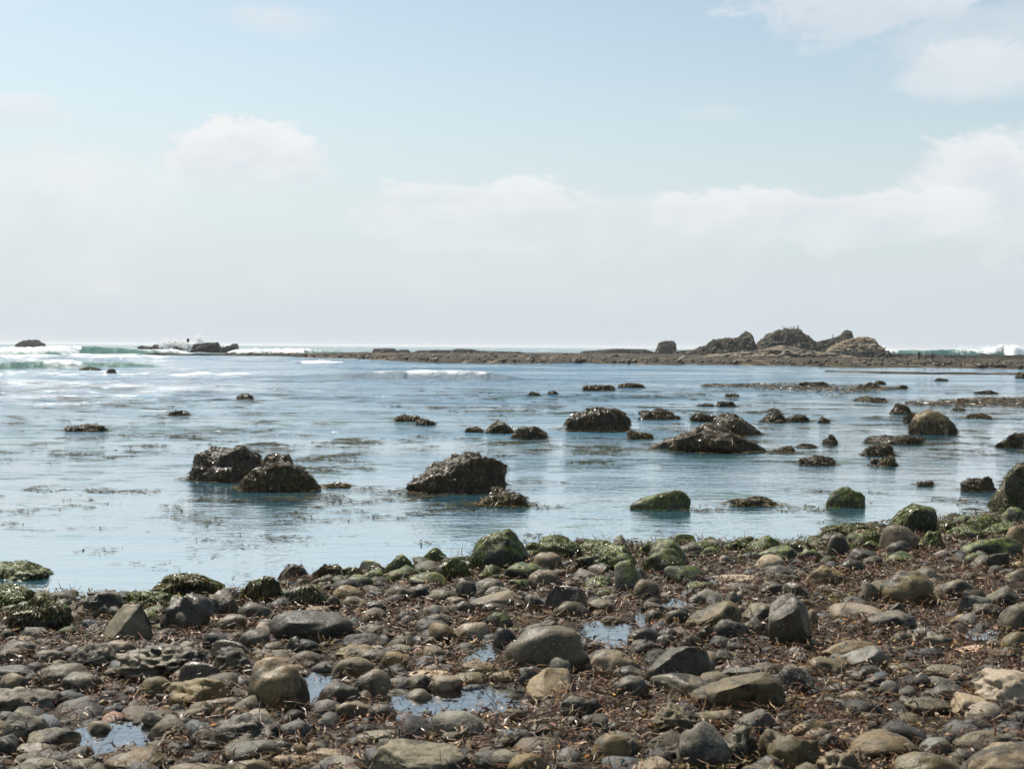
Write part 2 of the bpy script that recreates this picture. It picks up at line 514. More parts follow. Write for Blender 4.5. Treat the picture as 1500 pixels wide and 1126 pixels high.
# lagoon and sea
m_, t = mat('sea_water')
p = t.n('ShaderNodeNewGeometry').outputs['Position']
foam = t.n('ShaderNodeAttribute', attribute_name='foam').outputs['Fac']
ruf = t.n('ShaderNodeAttribute', attribute_name='ruffle').outputs['Fac']
wd = t.n('ShaderNodeAttribute', attribute_name='weed').outputs['Fac']
far = t.n('ShaderNodeAttribute', attribute_name='far').outputs['Fac']
weedn = t.noise(t.mapping(p, (0.55, 1.0, 1)), 1.3, 9.0, 0.74, 0.5)
weedm = t.m('MULTIPLY', t.ramp(t.m('ADD', weedn, t.m('MULTIPLY', t.m('SUBTRACT', wd, 0.5), 0.35)), 0.56, 0.66), 0.9)
body = t.mix(t.ramp(ruf, 0.1, 0.7), (0.072, 0.205, 0.275), (0.022, 0.125, 0.215))
body = t.mix(far, body, (0.085, 0.165, 0.172))
body = t.mix(weedm, body, (0.050, 0.095, 0.048))
r1 = t.noise(t.mapping(p, (1.0, 2.4, 1)), 3.2, 3.0, 0.55)
r2 = t.noise(t.mapping(p, (1.1, 2.0, 1)), 0.9, 5.0, 0.66)
r3 = t.noise(t.mapping(p, (1.0, 3.0, 1), (9, 4, 0)), 11.0, 2.0, 0.5)
r4 = t.noise(t.mapping(p, (0.36, 1.0, 1), (3, 7, 0)), 0.62, 6.0, 0.66)
r5 = t.noise(t.mapping(p, (0.22, 1.0, 1), (31, 17, 0)), 0.20, 6.0, 0.65)
lane = t.ramp(t.noise(t.mapping(p, (0.05, 0.22, 1), (5, 5, 0)), 1.0, 3.0), 0.36, 0.62, 0.35, 1.25)
hh = t.m('ADD', t.m('MULTIPLY', r1, 0.026), t.m('ADD', t.m('MULTIPLY', r2, 0.22), t.m('MULTIPLY', r3, 0.005)))
hh = t.m('ADD', hh, t.m('ADD', t.m('MULTIPLY', r4, 0.42), t.m('MULTIPLY', r5, t.m('MULTIPLY', ruf, 1.7))))
hh = t.m('ADD', hh, t.m('MULTIPLY', weedm, 0.006))
bstr = t.m('ADD', 0.055, t.m('MULTIPLY', t.m('MULTIPLY', ruf, lane), 1.5))
bp = t.n('ShaderNodeBump', {'Strength': bstr, 'Distance': 1.0, 'Height': hh})
fr = t.n('ShaderNodeFresnel', {'IOR': 1.38, 'Normal': bp.outputs[0]}).outputs[0]
fr = t.m('POWER', fr, t.m('ADD', 0.27, t.m('MULTIPLY', ruf, 0.58)))
fr = t.m('MULTIPLY', fr, t.m('SUBTRACT', 1.0, t.m('MULTIPLY', weedm, 0.6)))
gl = t.n('ShaderNodeBsdfAnisotropic', {'Color': (1, 1, 1), 'Roughness': t.m('ADD', 0.04, t.m('MULTIPLY', ruf, 0.08)), 'Normal': bp.outputs[0]})
df = t.n('ShaderNodeBsdfDiffuse', {'Color': body})
tr = t.n('ShaderNodeBsdfTransparent', {'Color': (0.45, 0.62, 0.60)})
bd = t.n('ShaderNodeMixShader', {0: t.m('ADD', 0.72, t.m('MULTIPLY', far, 0.28)), 1: tr.outputs[0], 2: df.outputs[0]})
wsh = t.n('ShaderNodeMixShader', {0: fr, 1: bd.outputs[0], 2: gl.outputs[0]})
fsh = t.n('ShaderNodeBsdfDiffuse', {'Color': (0.86, 0.87, 0.88)})
fm = t.m('MULTIPLY', foam_nodes(t, p, foam), t.ramp(foam, 0.02, 0.15))
out(t, t.n('ShaderNodeMixShader', {0: fm, 1: wsh.outputs[0], 2: fsh.outputs[0]}))
M['water'] = m_

m_, t = mat('pool_water')
p = t.n('ShaderNodeNewGeometry').outputs['Position']
bp = t.n('ShaderNodeBump', {'Strength': 0.03, 'Distance': 1.0, 'Height': t.noise(p, 9.0, 3.0)})
fr = t.m('POWER', t.n('ShaderNodeFresnel', {'IOR': 1.36, 'Normal': bp.outputs[0]}).outputs[0], 0.48)
gl = t.n('ShaderNodeBsdfAnisotropic', {'Color': (1, 1, 1), 'Roughness': 0.03, 'Normal': bp.outputs[0]})
tr = t.n('ShaderNodeBsdfTransparent', {'Color': (0.62, 0.72, 0.72)})
out(t, t.n('ShaderNodeMixShader', {0: fr, 1: tr.outputs[0], 2: gl.outputs[0]}))
M['pool'] = m_

def breaker_mat(name, g0, g1, tl=0.25):
    m_, t = mat(name)
    foam = t.n('ShaderNodeAttribute', attribute_name='foam').outputs['Fac']
    p = t.n('ShaderNodeNewGeometry').outputs['Position']
    n_ = t.noise(t.mapping(p, (0.8, 0.5, 1.6)), 1.5, 8.0, 0.72)
    n2_ = t.noise(t.mapping(p, (0.5, 0.3, 1.0)), 0.45, 4.0, 0.6)
    fm = t.ramp(t.m('ADD', t.m('MULTIPLY', t.m('ADD', n_, n2_), 0.75), t.m('MULTIPLY', foam, 1.1)), 1.0, 1.3)
    gr = t.mix(t.ramp(t.noise(t.mapping(p, (0.6, 1, 2.0)), 0.8, 5.0), 0.3, 0.7), g0, g1)
    bs = t.n('ShaderNodeBsdfPrincipled', {'Base Color': gr, 'Roughness': 0.3, 'Specular IOR Level': 0.25, 'Normal': t.n('ShaderNodeBump', {'Strength': 0.6, 'Distance': 0.4, 'Height': n_}).outputs[0]})
    gt = t.n('ShaderNodeBsdfTranslucent', {'Color': gr})
    bs = t.n('ShaderNodeMixShader', {0: tl, 1: bs.outputs[0], 2: gt.outputs[0]})
    fs = t.n('ShaderNodeBsdfDiffuse', {'Color': (0.92, 0.93, 0.94)})
    ft = t.n('ShaderNodeBsdfTranslucent', {'Color': (0.92, 0.93, 0.94)})
    fx = t.n('ShaderNodeMixShader', {0: 0.12, 1: fs.outputs[0], 2: ft.outputs[0]})
    out(t, t.n('ShaderNodeMixShader', {0: fm, 1: bs.outputs[0], 2: fx.outputs[0]}))
    return m_


M['breaker'] = breaker_mat('breaking_water', (0.060, 0.170, 0.135), (0.150, 0.300, 0.240))
M['breaker_blue'] = breaker_mat('breaking_lagoon_water', (0.026, 0.075, 0.115), (0.055, 0.120, 0.165), 0.08)

m_, t = mat('spray')
fs = t.n('ShaderNodeBsdfDiffuse', {'Color': (0.97, 0.97, 0.97)})
ft = t.n('ShaderNodeBsdfTranslucent', {'Color': (0.97, 0.97, 0.97)})
out(t, t.n('ShaderNodeMixShader', {0: 0.5, 1: fs.outputs[0], 2: ft.outputs[0]}))
M['spray'] = m_

m_, t = mat('reef_surface')
p = t.n('ShaderNodeNewGeometry').outputs['Position']
q = t.mapping(p, (1, 0.07, 1))
a = t.noise(q, 0.12, 8.0, 0.7); b = t.noise(t.mapping(p, (1, 0.2, 1.5)), 0.8, 7.0, 0.72)
c = t.mix(t.ramp(a, 0.36, 0.64), (0.024, 0.019, 0.011), (0.062, 0.046, 0.028))
c = t.mix(t.m('MULTIPLY', t.ramp(b, 0.46, 0.60), 0.85), c, (0.022, 0.020, 0.012))
c = t.mix(t.m('MULTIPLY', t.ramp(t.noise(q, 0.3, 6.0, 0.7, 1.0), 0.52, 0.64), 0.75), c, (0.19, 0.15, 0.10))
c = t.mix(t.m('MULTIPLY', t.ramp(t.noise(t.mapping(q, (1, 1, 1), (40, 3, 0)), 0.22, 6.0), 0.58, 0.68), 0.5), c, (0.060, 0.058, 0.022))
bp = t.n('ShaderNodeBump', {'Strength': 1.0, 'Distance': 0.3, 'Height': b})
bs = t.n('ShaderNodeBsdfPrincipled', {'Base Color': c, 'Roughness': 0.7, 'Normal': bp.outputs[0]})
out(t, bs)
bs.inputs['Specular IOR Level'].default_value = 0.05
M['reef'] = m_


def plain(name, c, rough=0.7, var=0.25, scale=8.0):
    m_, t = mat(name)
    co = t.n('ShaderNodeTexCoord').outputs['Object']
    k = t.n('ShaderNodeMapRange', {0: t.noise(co, scale, 5.0), 1: 0.3, 2: 0.7, 3: 1 - var, 4: 1 + var}).outputs[0]
    cc = t.n('ShaderNodeHueSaturation', {'Color': c, 'Value': k}).outputs[0]
    out(t, t.n('ShaderNodeBsdfPrincipled', {'Base Color': cc, 'Roughness': rough}))
    return m_


M['skin'] = plain('skin', (0.42, 0.27, 0.19))
M['hair'] = plain('dark_hair', (0.03, 0.025, 0.02))
M['black_cloth'] = plain('black_cloth', (0.025, 0.025, 0.028))
M['pale_cloth'] = plain('pale_cloth', (0.55, 0.54, 0.48))
M['grey_cloth'] = plain('grey_green_cloth', (0.26, 0.265, 0.23))
M['green_cloth'] = plain('dark_green_cloth', (0.05, 0.10, 0.07))
M['white_plastic'] = plain('white_plastic', (0.75, 0.74, 0.70), 0.4, 0.08)
M['bird_dark'] = plain('dark_feathers', (0.022, 0.022, 0.024), 0.5)
M['bird_white'] = plain('white_feathers', (0.72, 0.72, 0.70), 0.7, 0.1)
M['post'] = plain('weathered_dark_steel', (0.035, 0.045, 0.045), 0.6)
M['wood'] = plain('grey_driftwood', (0.13, 0.10, 0.07), 0.8, 0.4, 30.0)
M['stipe'] = plain('dry_kelp_stalk', (0.28, 0.24, 0.13), 0.6, 0.3, 30.0)

# ------------------------------------------------------------------ terrain
SHORE = [(-500, 905), (-100, 884), (0, 874), (100, 873), (200, 876), (330, 870), (420, 856), (480, 847), (600, 830), (680, 822), (760, 806),
         (850, 800), (950, 797), (1050, 797), (1150, 797), (1200, 790), (1230, 776), (1300, 768), (1400, 760), (1460, 756),
         (1600, 745), (2100, 715)]
_s = np.array([on_plane(*q) for q in SHORE])


def shore_y(x):
    return np.interp(x, _s[:, 0], _s[:, 1])


def base_z(x, y):
    s = shore_y(x) - y
    z = np.where(s > 0, 0.045 * s, 0.07 * s)
    return np.clip(z, -0.45, 0.75)


POOLS = [(692, 1032, 112, 24), (890, 932, 38, 17), (165, 1084, 62, 19), (462, 1012, 26, 24), (716, 962, 30, 14),
         (986, 886, 16, 7), (945, 911, 9, 10), (1494, 868, 22, 10), (1044, 984, 12, 7), (1340, 922, 20, 6), (1440, 930, 24, 7)]
_pool = []
for (px_, py_, rx_, ry_) in POOLS:
    P = on_plane(px_, py_, 0.2)
    for _ in range(8):
        P = on_plane(px_, py_, float(base_z(P[0], P[1])) - 0.012)
    th = math.atan2(CAMH - P[2], P[1])
    _pool.append((P[0], P[1], rx_ * P[1] / F, ry_ * P[1] / F / math.sin(th), P[2]))


def pool_r(x, y, i):
    cx, cy, rx, ry, zp = _pool[i]
    a = fbm2(x * 2.6 + 9 * i, y * 2.0, 77 + i, 3) * 0.22
    return np.sqrt(((x - cx) / rx) ** 2 + ((y - cy) / ry) ** 2) + a


def ground_z(x, y):
    x = np.asarray(x, float); y = np.asarray(y, float)
    z = base_z(x, y)
    inl = sstep(-1.5, 1.5, shore_y(x) - y)
    near = sstep(60, 20, y)
    z = z + 0.030 * fbm2(x * 0.9, y * 0.9, 3, 3) * (0.4 + 0.6 * inl) * near + 0.012 * fbm2(x * 4, y * 4, 5, 3) * inl
    for i, (cx, cy, rx, ry, zp) in enumerate(_pool):
        r = pool_r(x, y, i)
        k = sstep(1.35, 0.95, r)
        z = z * (1 - k) + (zp - 0.05) * k
    return z


def in_pool(x, y, lim=1.06):
    m = np.zeros(np.shape(x), bool)
    for i in range(len(_pool)):
        m |= pool_r(x, y, i) < lim
    return m


def hit_ground(px, py):
    P = on_plane(px, py, 0.2)
    for _ in range(12):
        P = on_plane(px, py, float(ground_z(P[0], P[1])))
    return P


rows = np.concatenate([np.arange(-30, 3, 1.5), np.arange(3, 24, 0.075), 24 * np.geomspace(1, 1100, 60)])
wid = np.where(rows < 24, 9.0 + 0.25 * np.abs(rows), 15 + 0.75 * (rows - 24))
tcol = np.linspace(-1, 1, 200)
GY, GT = np.meshgrid(rows, tcol, indexing='ij')
GX = GT * wid[:, None]
GZ = ground_z(GX, GY)
me = mesh_from('ground', np.stack([GX, GY, GZ], -1).reshape(-1, 3), grid_faces(len(rows), len(tcol)), M['ground'])
structure(add('ground', me))

# ------------------------------------------------------------------ sea
wr = np.concatenate([np.geomspace(9.0, 420, 480), np.geomspace(425, 30000, 90)])
ww = 8 + 0.62 * wr
tc = np.linspace(-1, 1, 290)
WY, WT = np.meshgrid(wr, tc, indexing='ij')
WX = WT * ww[:, None]
PXX = 750 + F * WX / WY                                       # where each point lies across the view, as a bearing
bear = WX / WY
calm = sstep(0.02, 0.25, bear)                                # the lagoon behind the reef on this side lies still
amp = np.interp(WY, [9, 16, 26, 45, 75, 110, 160, 260, 420, 2000, 30000], [0.002, 0.004, 0.010, 0.034, 0.075, 0.09, 0.09, 0.09, 0.35, 0.5, 0.5])
amp = amp * (1 - 0.75 * calm * sstep(300, 150, WY))
sw = fbm2(WX / 3.2, WY / 1.3 + 0.25 * WX / 3.2, 21, 3) * 0.6 + fbm2(WX / 9 + 5, WY / 3.6, 25, 2) * 0.7
big = fbm2(WX / 40, WY / 14 + 0.1 * WX / 40, 31, 3)
WZ = np.where(WY < 380, 1.5 * amp * sw, amp * big)
patch = fbm2(WX / (0.25 * WY + 2), np.log(WY) * 9, 41, 3)
ruffle = np.interp(WY, [9, 17, 26, 40, 60, 90, 300], [0.0, 0.04, 0.22, 0.52, 0.75, 0.92, 1.0]) * (0.75 + 0.45 * patch)
ruffle = np.clip(ruffle * (1 - 0.55 * calm), 0, 1)
weedf = np.interp(WY, [9, 13, 17, 30, 55, 85, 110], [0.0, 0.1, 0.55, 0.6, 0.5, 0.15, 0.0]) + 0.25 * fbm2(WX / 5, WY / 2.2, 51, 3)
weedf = np.clip(weedf, 0, 1)
farm = sstep(170, 420, WY)
foam = np.zeros_like(WX)


def foam_band(x0, x1, y0, y1, val):
    """white water lying on the surface, given by where it is seen"""
    d0 = on_plane((x0 + x1) / 2, y1)[1]; d1 = on_plane((x0 + x1) / 2, y0)[1]
    k = sstep(d0 * 0.97, d0 * 1.03, WY) * sstep(d1 * 1.03, d1 * 0.97, WY) * sstep(x0 - 40, x0 + 40, PXX) * sstep(x1 + 40, x1 - 40, PXX)
    np.maximum(foam, k * val, out=foam)


foam_band(-300, 430, 543, 549, 0.62)
foam_band(180, 420, 544, 548, 0.70)
foam_band(-200, 210, 536, 543, 0.62)
foam_band(-300, 270, 517, 523, 0.75)
foam_band(380, 640, 546, 552, 0.55)
foam_band(430, 520, 529, 533, 0.66)
foam_band(740, 790, 539, 542, 0.62)
foam_band(330, 480, 513, 520, 0.7)
foam_band(1290, 2000, 513, 527, 0.56)
foam = foam * (0.75 + 0.5 * fbm2(WX / 3, WY / 5, 61, 3))
foam = np.clip(foam + 0.50 * farm * sstep(0.35, 0.6, fbm2(WX / 22, WY / 40, 71, 3)), 0, 1)
me = mesh_from('sea', np.stack([WX, WY, WZ], -1).reshape(-1, 3), grid_faces(len(wr), len(tc)), M['water'],
               attrs={'foam': foam, 'ruffle': ruffle, 'weed': weedf, 'far': farm})
structure(add('sea', me))

for i, (cx, cy, rx, ry, zp) in enumerate(_pool):
    n_ = 40
    a = np.linspace(0, 2 * math.pi, n_, endpoint=False)
    v = np.concatenate([[[cx, cy, zp]], np.stack([cx + 1.45 * rx * np.cos(a), cy + 1.45 * ry * np.sin(a), np.full(n_, zp)], -1)])
    f = np.array([[0, 1 + k, 1 + (k + 1) % n_] for k in range(n_)])
    structure(add('tide_pool_water', mesh_from('tide_pool_water', v, f, M['pool'])))


# ------------------------------------------------------------------ reef and outcrops
def poly_line(pts, z, x):
    """distance ahead of a drawn edge, as a function of bearing x/y"""
    P = np.array([on_plane(a_, b_, z) for a_, b_ in pts])
    return np.interp(x, P[:, 0] / P[:, 1], P[:, 1])


def terrace(name, near, back, z_near, z_back, nb=420, nr=60, rough=0.12, seed=5, lump=3.0):
    b0 = (near[0][0] - 750) / F; b1 = (near[-1][0] - 750) / F
    b = np.linspace(b0, b1, nb)
    dn = poly_line(near, 0.0, b); db = np.maximum(poly_line(back, z_back, b), dn + 1)
    dn = dn * (1 + 0.02 * fbm2(b * 60, b * 0, seed + 1, 4)); db = db * (1 + 0.02 * fbm2(b * 45, b * 0 + 3, seed + 2, 4))
    tt = np.linspace(0, 1, nr) ** 1.3
    Y = dn[None] + (db - dn)[None] * tt[:, None]
    X = b[None] * Y
    edge = np.minimum(sstep(0, 0.10, tt), sstep(1.0, 0.95, tt))[:, None] * np.minimum(sstep(0, 0.03, np.linspace(0, 1, nb)), sstep(1, 0.97, np.linspace(0, 1, nb)))[None]
    Z = -0.25 + edge * (0.25 + z_near + (z_back - z_near) * tt[:, None] + rough * fbm2(X / lump, Y / (lump * 2.2), seed, 4))
    me = mesh_from(name, np.stack([X, Y, Z], -1).reshape(-1, 3), grid_faces(nr, nb), M['reef'])
    return structure(add(name, me))


NEAR = [(170, 519.3), (300, 521.0), (370, 521.5), (480, 525), (560, 530), (620, 533.5), (760, 535), (900, 535.5), (1000, 536), (1150, 537.5), (1250, 540.5),
        (1300, 540), (1400, 540), (1500, 542), (1700, 545), (2300, 552)]
BACK = [(170, 518.2), (300, 517.8), (370, 517), (480, 516.5), (560, 515), (700, 515.5), (900, 517), (1000, 518), (1100, 519), (1250, 521), (1300, 522), (1400, 523.5),
        (1500, 525), (1700, 528), (2300, 534)]
terrace('reef', NEAR, BACK, 0.22, 0.45, 480, 100, 0.15, 5, 2.6)
terrace('reef_bar', [(1195, 543.5), (1260, 546), (1330, 547.5), (1500, 549.5), (1800, 556)], [(1195, 542.0), (1260, 543.2), (1330, 544.5), (1500, 546), (1800, 551)], 0.09, 0.11, 200, 14, 0.05, 15, 1.5)


def outcrop(name, sil, base_y, depth, mats, label, cat='rock', seed=1, nx=120, ny=46, rough=0.45, front=0.45, tan=None, power=1.6, group=None, zb=0.0,
            crag=0.9):
    """rock mass whose skyline follows sil [(px,py)..]; it stands where its foot meets the reef or sea"""
    sil = np.array(sil, float)
    mx = (sil[0, 0] + sil[-1, 0]) / 2
    d = on_plane(mx, base_y, zb)[1] + depth * front
    xs = []; hs = []
    for (a_, b_) in sil:
        r = ray(a_, b_)
        xs.append(r[0] * d); hs.append(CAMH + r[2] * d)
    xs = np.array(xs); hs = np.array(hs)
    gx = np.linspace(xs[0], xs[-1], nx)
    h = np.interp(gx, xs, hs)
    gt = np.linspace(-1, 1, ny)
    Xg, Tg = np.meshgrid(gx, gt)
    ridge = 0.25 * fbm2(gx * 0.35, gx * 0, seed + 2, 2)[None]
    Tt = np.clip(np.abs(Tg - ridge * (1 - Tg ** 2)), 0, 1)
    prof = 1 - Tt ** power
    Hh = np.maximum(h - zb, 0)[None]
    Z = zb - 0.5 + (Hh + 0.5) * prof
    Y = d + Tg * depth * 0.5 * (0.55 + 0.45 * np.sqrt(np.clip(Hh / max(Hh.max(), 0.1), 0, 1)))
    V = np.stack([Xg, Y, Z], -1).reshape(-1, 3)
    sl = (1 - prof.reshape(-1)) ** 0.5
    n_ = fbm(V * np.array([0.45, 0.45, 0.9]) * 1.9, seed, 6, 0.74)
    led = np.abs(fbm(V * np.array([0.25, 0.3, 1.6]), seed + 8, 3))
    V[:, 1] -= (n_ * rough * 1.3 + led * crag * 1.2) * (0.3 + sl) * np.where(Tg.reshape(-1) < 0, 1, -1)
    V[:, 2] += n_ * rough * (0.12 + 0.9 * sl * prof.reshape(-1)) + rough * 1.1 * (np.abs(fbm(V * np.array([0.7, 0.7, 0.5]), seed + 20, 4, 0.6)) - 0.25) * prof.reshape(-1) * (h > zb + 0.3)[None].repeat(ny, 0).reshape(-1)
    blk = np.floor(fbm(V * 0.8, seed + 31, 2) * 3.5) / 3.5
    V[:, 1] -= blk * crag * 0.8 * np.where(Tg.reshape(-1) < 0, 1, -1) * sl
    cx = np.array([gx.mean(), d, zb])
    o = add(name, mesh_from(name, V - cx, grid_faces(ny, nx), mats, smooth=False), loc=cx)
    tag(o, label, cat, group)
    return o, d


C_, CD_, CT_ = M['cliff'], M['cliff_dark'], M['cliff_tan']
outcrop('sandstone_apron', [(1030, 521), (1060, 517.5), (1100, 514.5), (1125, 510), (1145, 505.5), (1165, 509), (1185, 513), (1210, 516), (1240, 520), (1252, 522)], 523.0, 10, CT_,
        'pale tan sandstone ledge in front of the domed outcrop with seabirds', seed=40, rough=0.3, zb=0.4, front=0.5)
outcrop('low_dark_ledge', [(1178, 521), (1190, 516), (1230, 514), (1260, 514.5), (1300, 513), (1306, 521.5)], 523.0, 7, CD_,
        'low dark rock ledge below the rounded tan outcrop', seed=42, zb=0.4)
outcrop('block_outcrop', [(959, 516), (962, 510), (965, 502), (973, 499.3), (986, 499), (989.5, 503), (991, 517)], 517.0, 7, C_,
        'small square block of dark rock standing alone on the reef', seed=44, rough=0.25, zb=0.4, power=3.5)
outcrop('sloping_outcrop', [(1004, 517), (1020, 511), (1032, 507), (1043, 498), (1055, 496.5), (1068, 494), (1072, 496), (1082, 493.5), (1087, 489), (1093, 486), (1099, 487.5), (1103, 497), (1107, 506), (1112, 518)], 520.0, 12, C_,
        'dark outcrop sloping up to a knob at one end', seed=46, rough=0.5, zb=0.4, power=2.0)
o_dome, d_dome = outcrop('domed_outcrop', [(1098, 519), (1105, 508), (1114, 498), (1124, 490), (1134, 485.5), (1146, 483), (1160, 482), (1170, 481.5), (1174, 484), (1172, 488), (1182, 491), (1190, 497), (1194, 500), (1200, 512), (1206, 519)], 520.5, 16, C_,
        'tallest domed dark outcrop with a row of seabirds on its flat top', seed=48, rough=0.6, zb=0.4, power=2.4)
o_wedge, d_wedge = outcrop('wedge_outcrop', [(1180, 517), (1192, 502), (1205, 498.5), (1218, 495.5), (1230, 491), (1237, 484.5), (1242, 483.5), (1248, 486), (1247, 493), (1252, 506), (1258, 518)], 520.0, 9, C_,
        'grey wedge of rock rising to a jagged tip with one bird', seed=50, rough=0.35, zb=0.4, power=2.2)
outcrop('rounded_outcrop', [(1205, 520), (1215, 510), (1226, 504), (1240, 498), (1252, 494.8), (1266, 493.8), (1279, 495.5), (1284, 503), (1292, 509), (1298, 517), (1301, 522)], 522.0, 13, [CT_],
        'rounded tan outcrop beside the walking person', seed=52, rough=0.4, zb=0.4, power=2.2)
outcrop('sea_stack', [(23, 509), (26, 504), (34, 499.5), (44, 498), (54, 498), (60, 501.5), (62.5, 503), (63.5, 509)], 509.0, 14, CD_,
        'lone dark sea stack out beyond the white surf', seed=54, rough=0.5, power=3.0)
outcrop('surf_rock', [(276, 517.5), (282, 513), (285, 504), (297, 502.8), (306, 502.5), (309, 501.8), (319, 501.8), (320, 506), (325, 508.5), (330, 508.5), (334, 507), (337, 508), (340, 504), (347, 503.8), (348, 517.5)], 517.0, 7, CD_,
        'flat-topped blocky dark rock standing in the surf', seed=56, rough=0.3, power=4.0)
outcrop('surf_rock', [(252, 517), (246, 517), (248, 513), (255, 508.5), (258, 507), (262, 510), (267, 511), (270, 517)], 516.5, 5, CD_,
        'jagged low dark rock under the burst of spray', seed=58, rough=0.3, power=3)
outcrop('surf_rock', [(226, 516.5), (228, 513), (234, 509.5), (239, 512), (243, 517)], 516.5, 4, CD_,
        'small peaked dark rock beside the burst of spray', seed=59, rough=0.2, power=3)
outcrop('surf_rock', [(201, 513), (203, 507.5), (208, 506), (216, 508), (222, 508), (227, 505), (231, 504.8), (237, 506), (238, 512)], 512.0, 6, CD_,
        'long low dark rock awash behind the spray', seed=60, rough=0.25, power=3)
outcrop('reef_ledge', [(545, 517), (548, 511), (560, 510.2), (577, 510.5), (581, 513), (597, 512), (603, 517)], 517.0, 8, CD_,
        'dark flat ledge at the far end of the reef', seed=62, rough=0.2, zb=0.3, power=3.5)
outcrop('reef_ledge', [(600, 518), (612, 513.5), (640, 512.5), (662, 513), (668, 511), (690, 511.5), (702, 514), (760, 515.5), (780, 518)], 517.5, 8, CD_,
        'long low dark ledge along the back of the reef', seed=63, rough=0.15, zb=0.3, power=3.5)
outcrop('reef_ledge', [(845, 518.5), (855, 514), (880, 513), (900, 511), (925, 511.5), (945, 512), (962, 517)], 518.0, 8, CD_,
        'dark ledge beside the square block of rock', seed=64, rough=0.2, zb=0.3, power=3.5)
outcrop('reef_ledge', [(985, 519), (990, 514), (1012, 512.5), (1030, 513), (1060, 518)], 518.5, 7, CD_,
        'low dark ledge between the square block and the sloping outcrop', seed=65, rough=0.2, zb=0.3, power=3.5)
for k, (a_, b_, c_, d_) in enumerate([(1300, 1345, 517.8, 523), (1340, 1385, 519.0, 523.6), (1378, 1432, 519.3, 524), (1434, 1446, 517.6, 524.5), (1444, 1465, 518.4, 525), (1462, 1500, 520.2, 525.4), (1481, 1520, 519.4, 525.6), (1515, 1600, 521, 527)]):
    s_ = [(a_, d_), (a_ + 2, c_ + 0.8), (a_ * .7 + b_ * .3, c_ + 0.1), (a_ * .35 + b_ * .65, c_ + 0.4), (b_ - 2, c_ + 0.9), (b_, d_)]
    outcrop('reef_boulder', s_, d_, 5, CD_, 'dark weedy boulder along the seaward edge of the reef behind the people', 'boulder', seed=70 + k, nx=40, ny=20, rough=0.18, zb=0.4, power=3.0,
            group='boulders along the seaward reef edge')


# ------------------------------------------------------------------ breaking waves and spray
def breaker(name, pts, depth, seed, lumps=0.5, nu=300, nv=36, m=None, thin=0.22):
    """pts: px, base py, crest py, foam amount"""
    pts = np.array(pts, float)
    u = np.linspace(pts[0, 0], pts[-1, 0], nu)
    by = np.interp(u, pts[:, 0], pts[:, 1]); cy = np.interp(u, pts[:, 0], pts[:, 2]); fo = np.interp(u, pts[:, 0], pts[:, 3])
    P = np.array([on_plane(a_, b_) for a_, b_ in zip(u, by)])
    hgt = []
    for a_, c_, q in zip(u, cy, P):
        r = ray(a_, c_); dd = q[1] + depth * 0.4
        hgt.append(max(CAMH + r[2] * dd, 0.02))
    hgt = np.array(hgt) * sstep(0, 0.06, np.linspace(0, 1, nu)) * sstep(1, 0.94, np.linspace(0, 1, nu))
    vv = np.linspace(0, 1, nv)
    pr = np.where(vv < 0.4, sstep(0, 0.4, vv) ** 0.8, 1 - sstep(0.4, 1, vv))
    Y = P[:, 1][None] + vv[:, None] * depth + 0.02 * depth * 10 * fbm2(u * 0.02, u * 0, seed, 3)[None]
    X = (P[:, 0] / P[:, 1])[None] * Y
    Z = hgt[None] * pr[:, None] - 0.05
    U2 = np.repeat(u[None], nv, 0); V2 = np.repeat(vv[:, None], nu, 1)
    span = 9.0 * 244 / P[:, 1].mean()
    U2 = U2 + span * (V2 - 0.3) * 1.2 + span * 0.9 * fbm2(U2 / span, V2 * 3, seed + 7, 3)
    FO = np.interp(U2, pts[:, 0], pts[:, 3]) - 0.10 * (V2 > 0.55) - thin * (1 - sstep(0.0, 0.34, V2))
    V = np.stack([X, Y, Z], -1).reshape(-1, 3)
    n_ = fbm(V * np.array([0.8, 0.5, 1.1]) / max(hgt.max(), 0.3) * 1.1, seed + 3, 5, 0.68)
    fl = FO.reshape(-1)
    V[:, 2] += n_ * lumps * hgt.max() * np.clip(0.25 + 0.4 * np.repeat(fo[None], nv, 0).reshape(-1), 0.1, 0.6) * np.repeat(pr[:, None], nu, 1).reshape(-1)
    me = mesh_from(name, V, grid_faces(nv, nu), m or M['breaker'], attrs={'foam': fl})
    return structure(add(name, me))


breaker('breaking_wave', [(-60, 542.0, 533, 0.18), (0, 541.19, 531, 0.21), (20, 540.92, 530, 0.12), (40, 540.64, 528.6, 0.0), (54, 540.45, 529.2, 0.06), (62, 540.35, 528.8, 0.42), (75, 540.17, 527.5, 0.54), (90, 539.97, 526.6, 0.57), (110, 539.69, 528, 0.51), (128, 539.45, 529.5, 0.36), (138, 539.32, 530, 0.03), (150, 539.15, 530.5, 0.03), (165, 538.95, 530, 0.27), (185, 538.68, 531, 0.12), (210, 538.34, 532.5, 0.21), (235, 538.0, 534.5, 0.06)], 5.0, 81)
breaker('breaking_wave', [(-250, 521.0, 509, 0.385), (0, 519.79, 508.8, 0.468), (25, 519.66, 508.6, 0.44), (60, 519.49, 507.6, 0.495), (80, 519.4, 506.6, 0.522), (98, 519.31, 506.2, 0.522), (112, 519.24, 506.3, 0.413), (124, 519.18, 506.5, 0.066), (145, 519.08, 507.2, 0.044), (160, 519.01, 508.2, 0.193), (185, 518.89, 509.5, 0.248), (205, 518.79, 511, 0.33), (240, 518.62, 511, 0.44), (285, 518.4, 511.5, 0.44)], 14.0, 83)
breaker('breaking_wave', [(330, 517.5, 513, 0.33), (350, 517.5, 511.5, 0.468), (400, 517.5, 511, 0.495), (445, 518, 510.5, 0.522), (460, 518, 513, 0.385), (510, 517.5, 514.5, 0.275)], 12.0, 85)
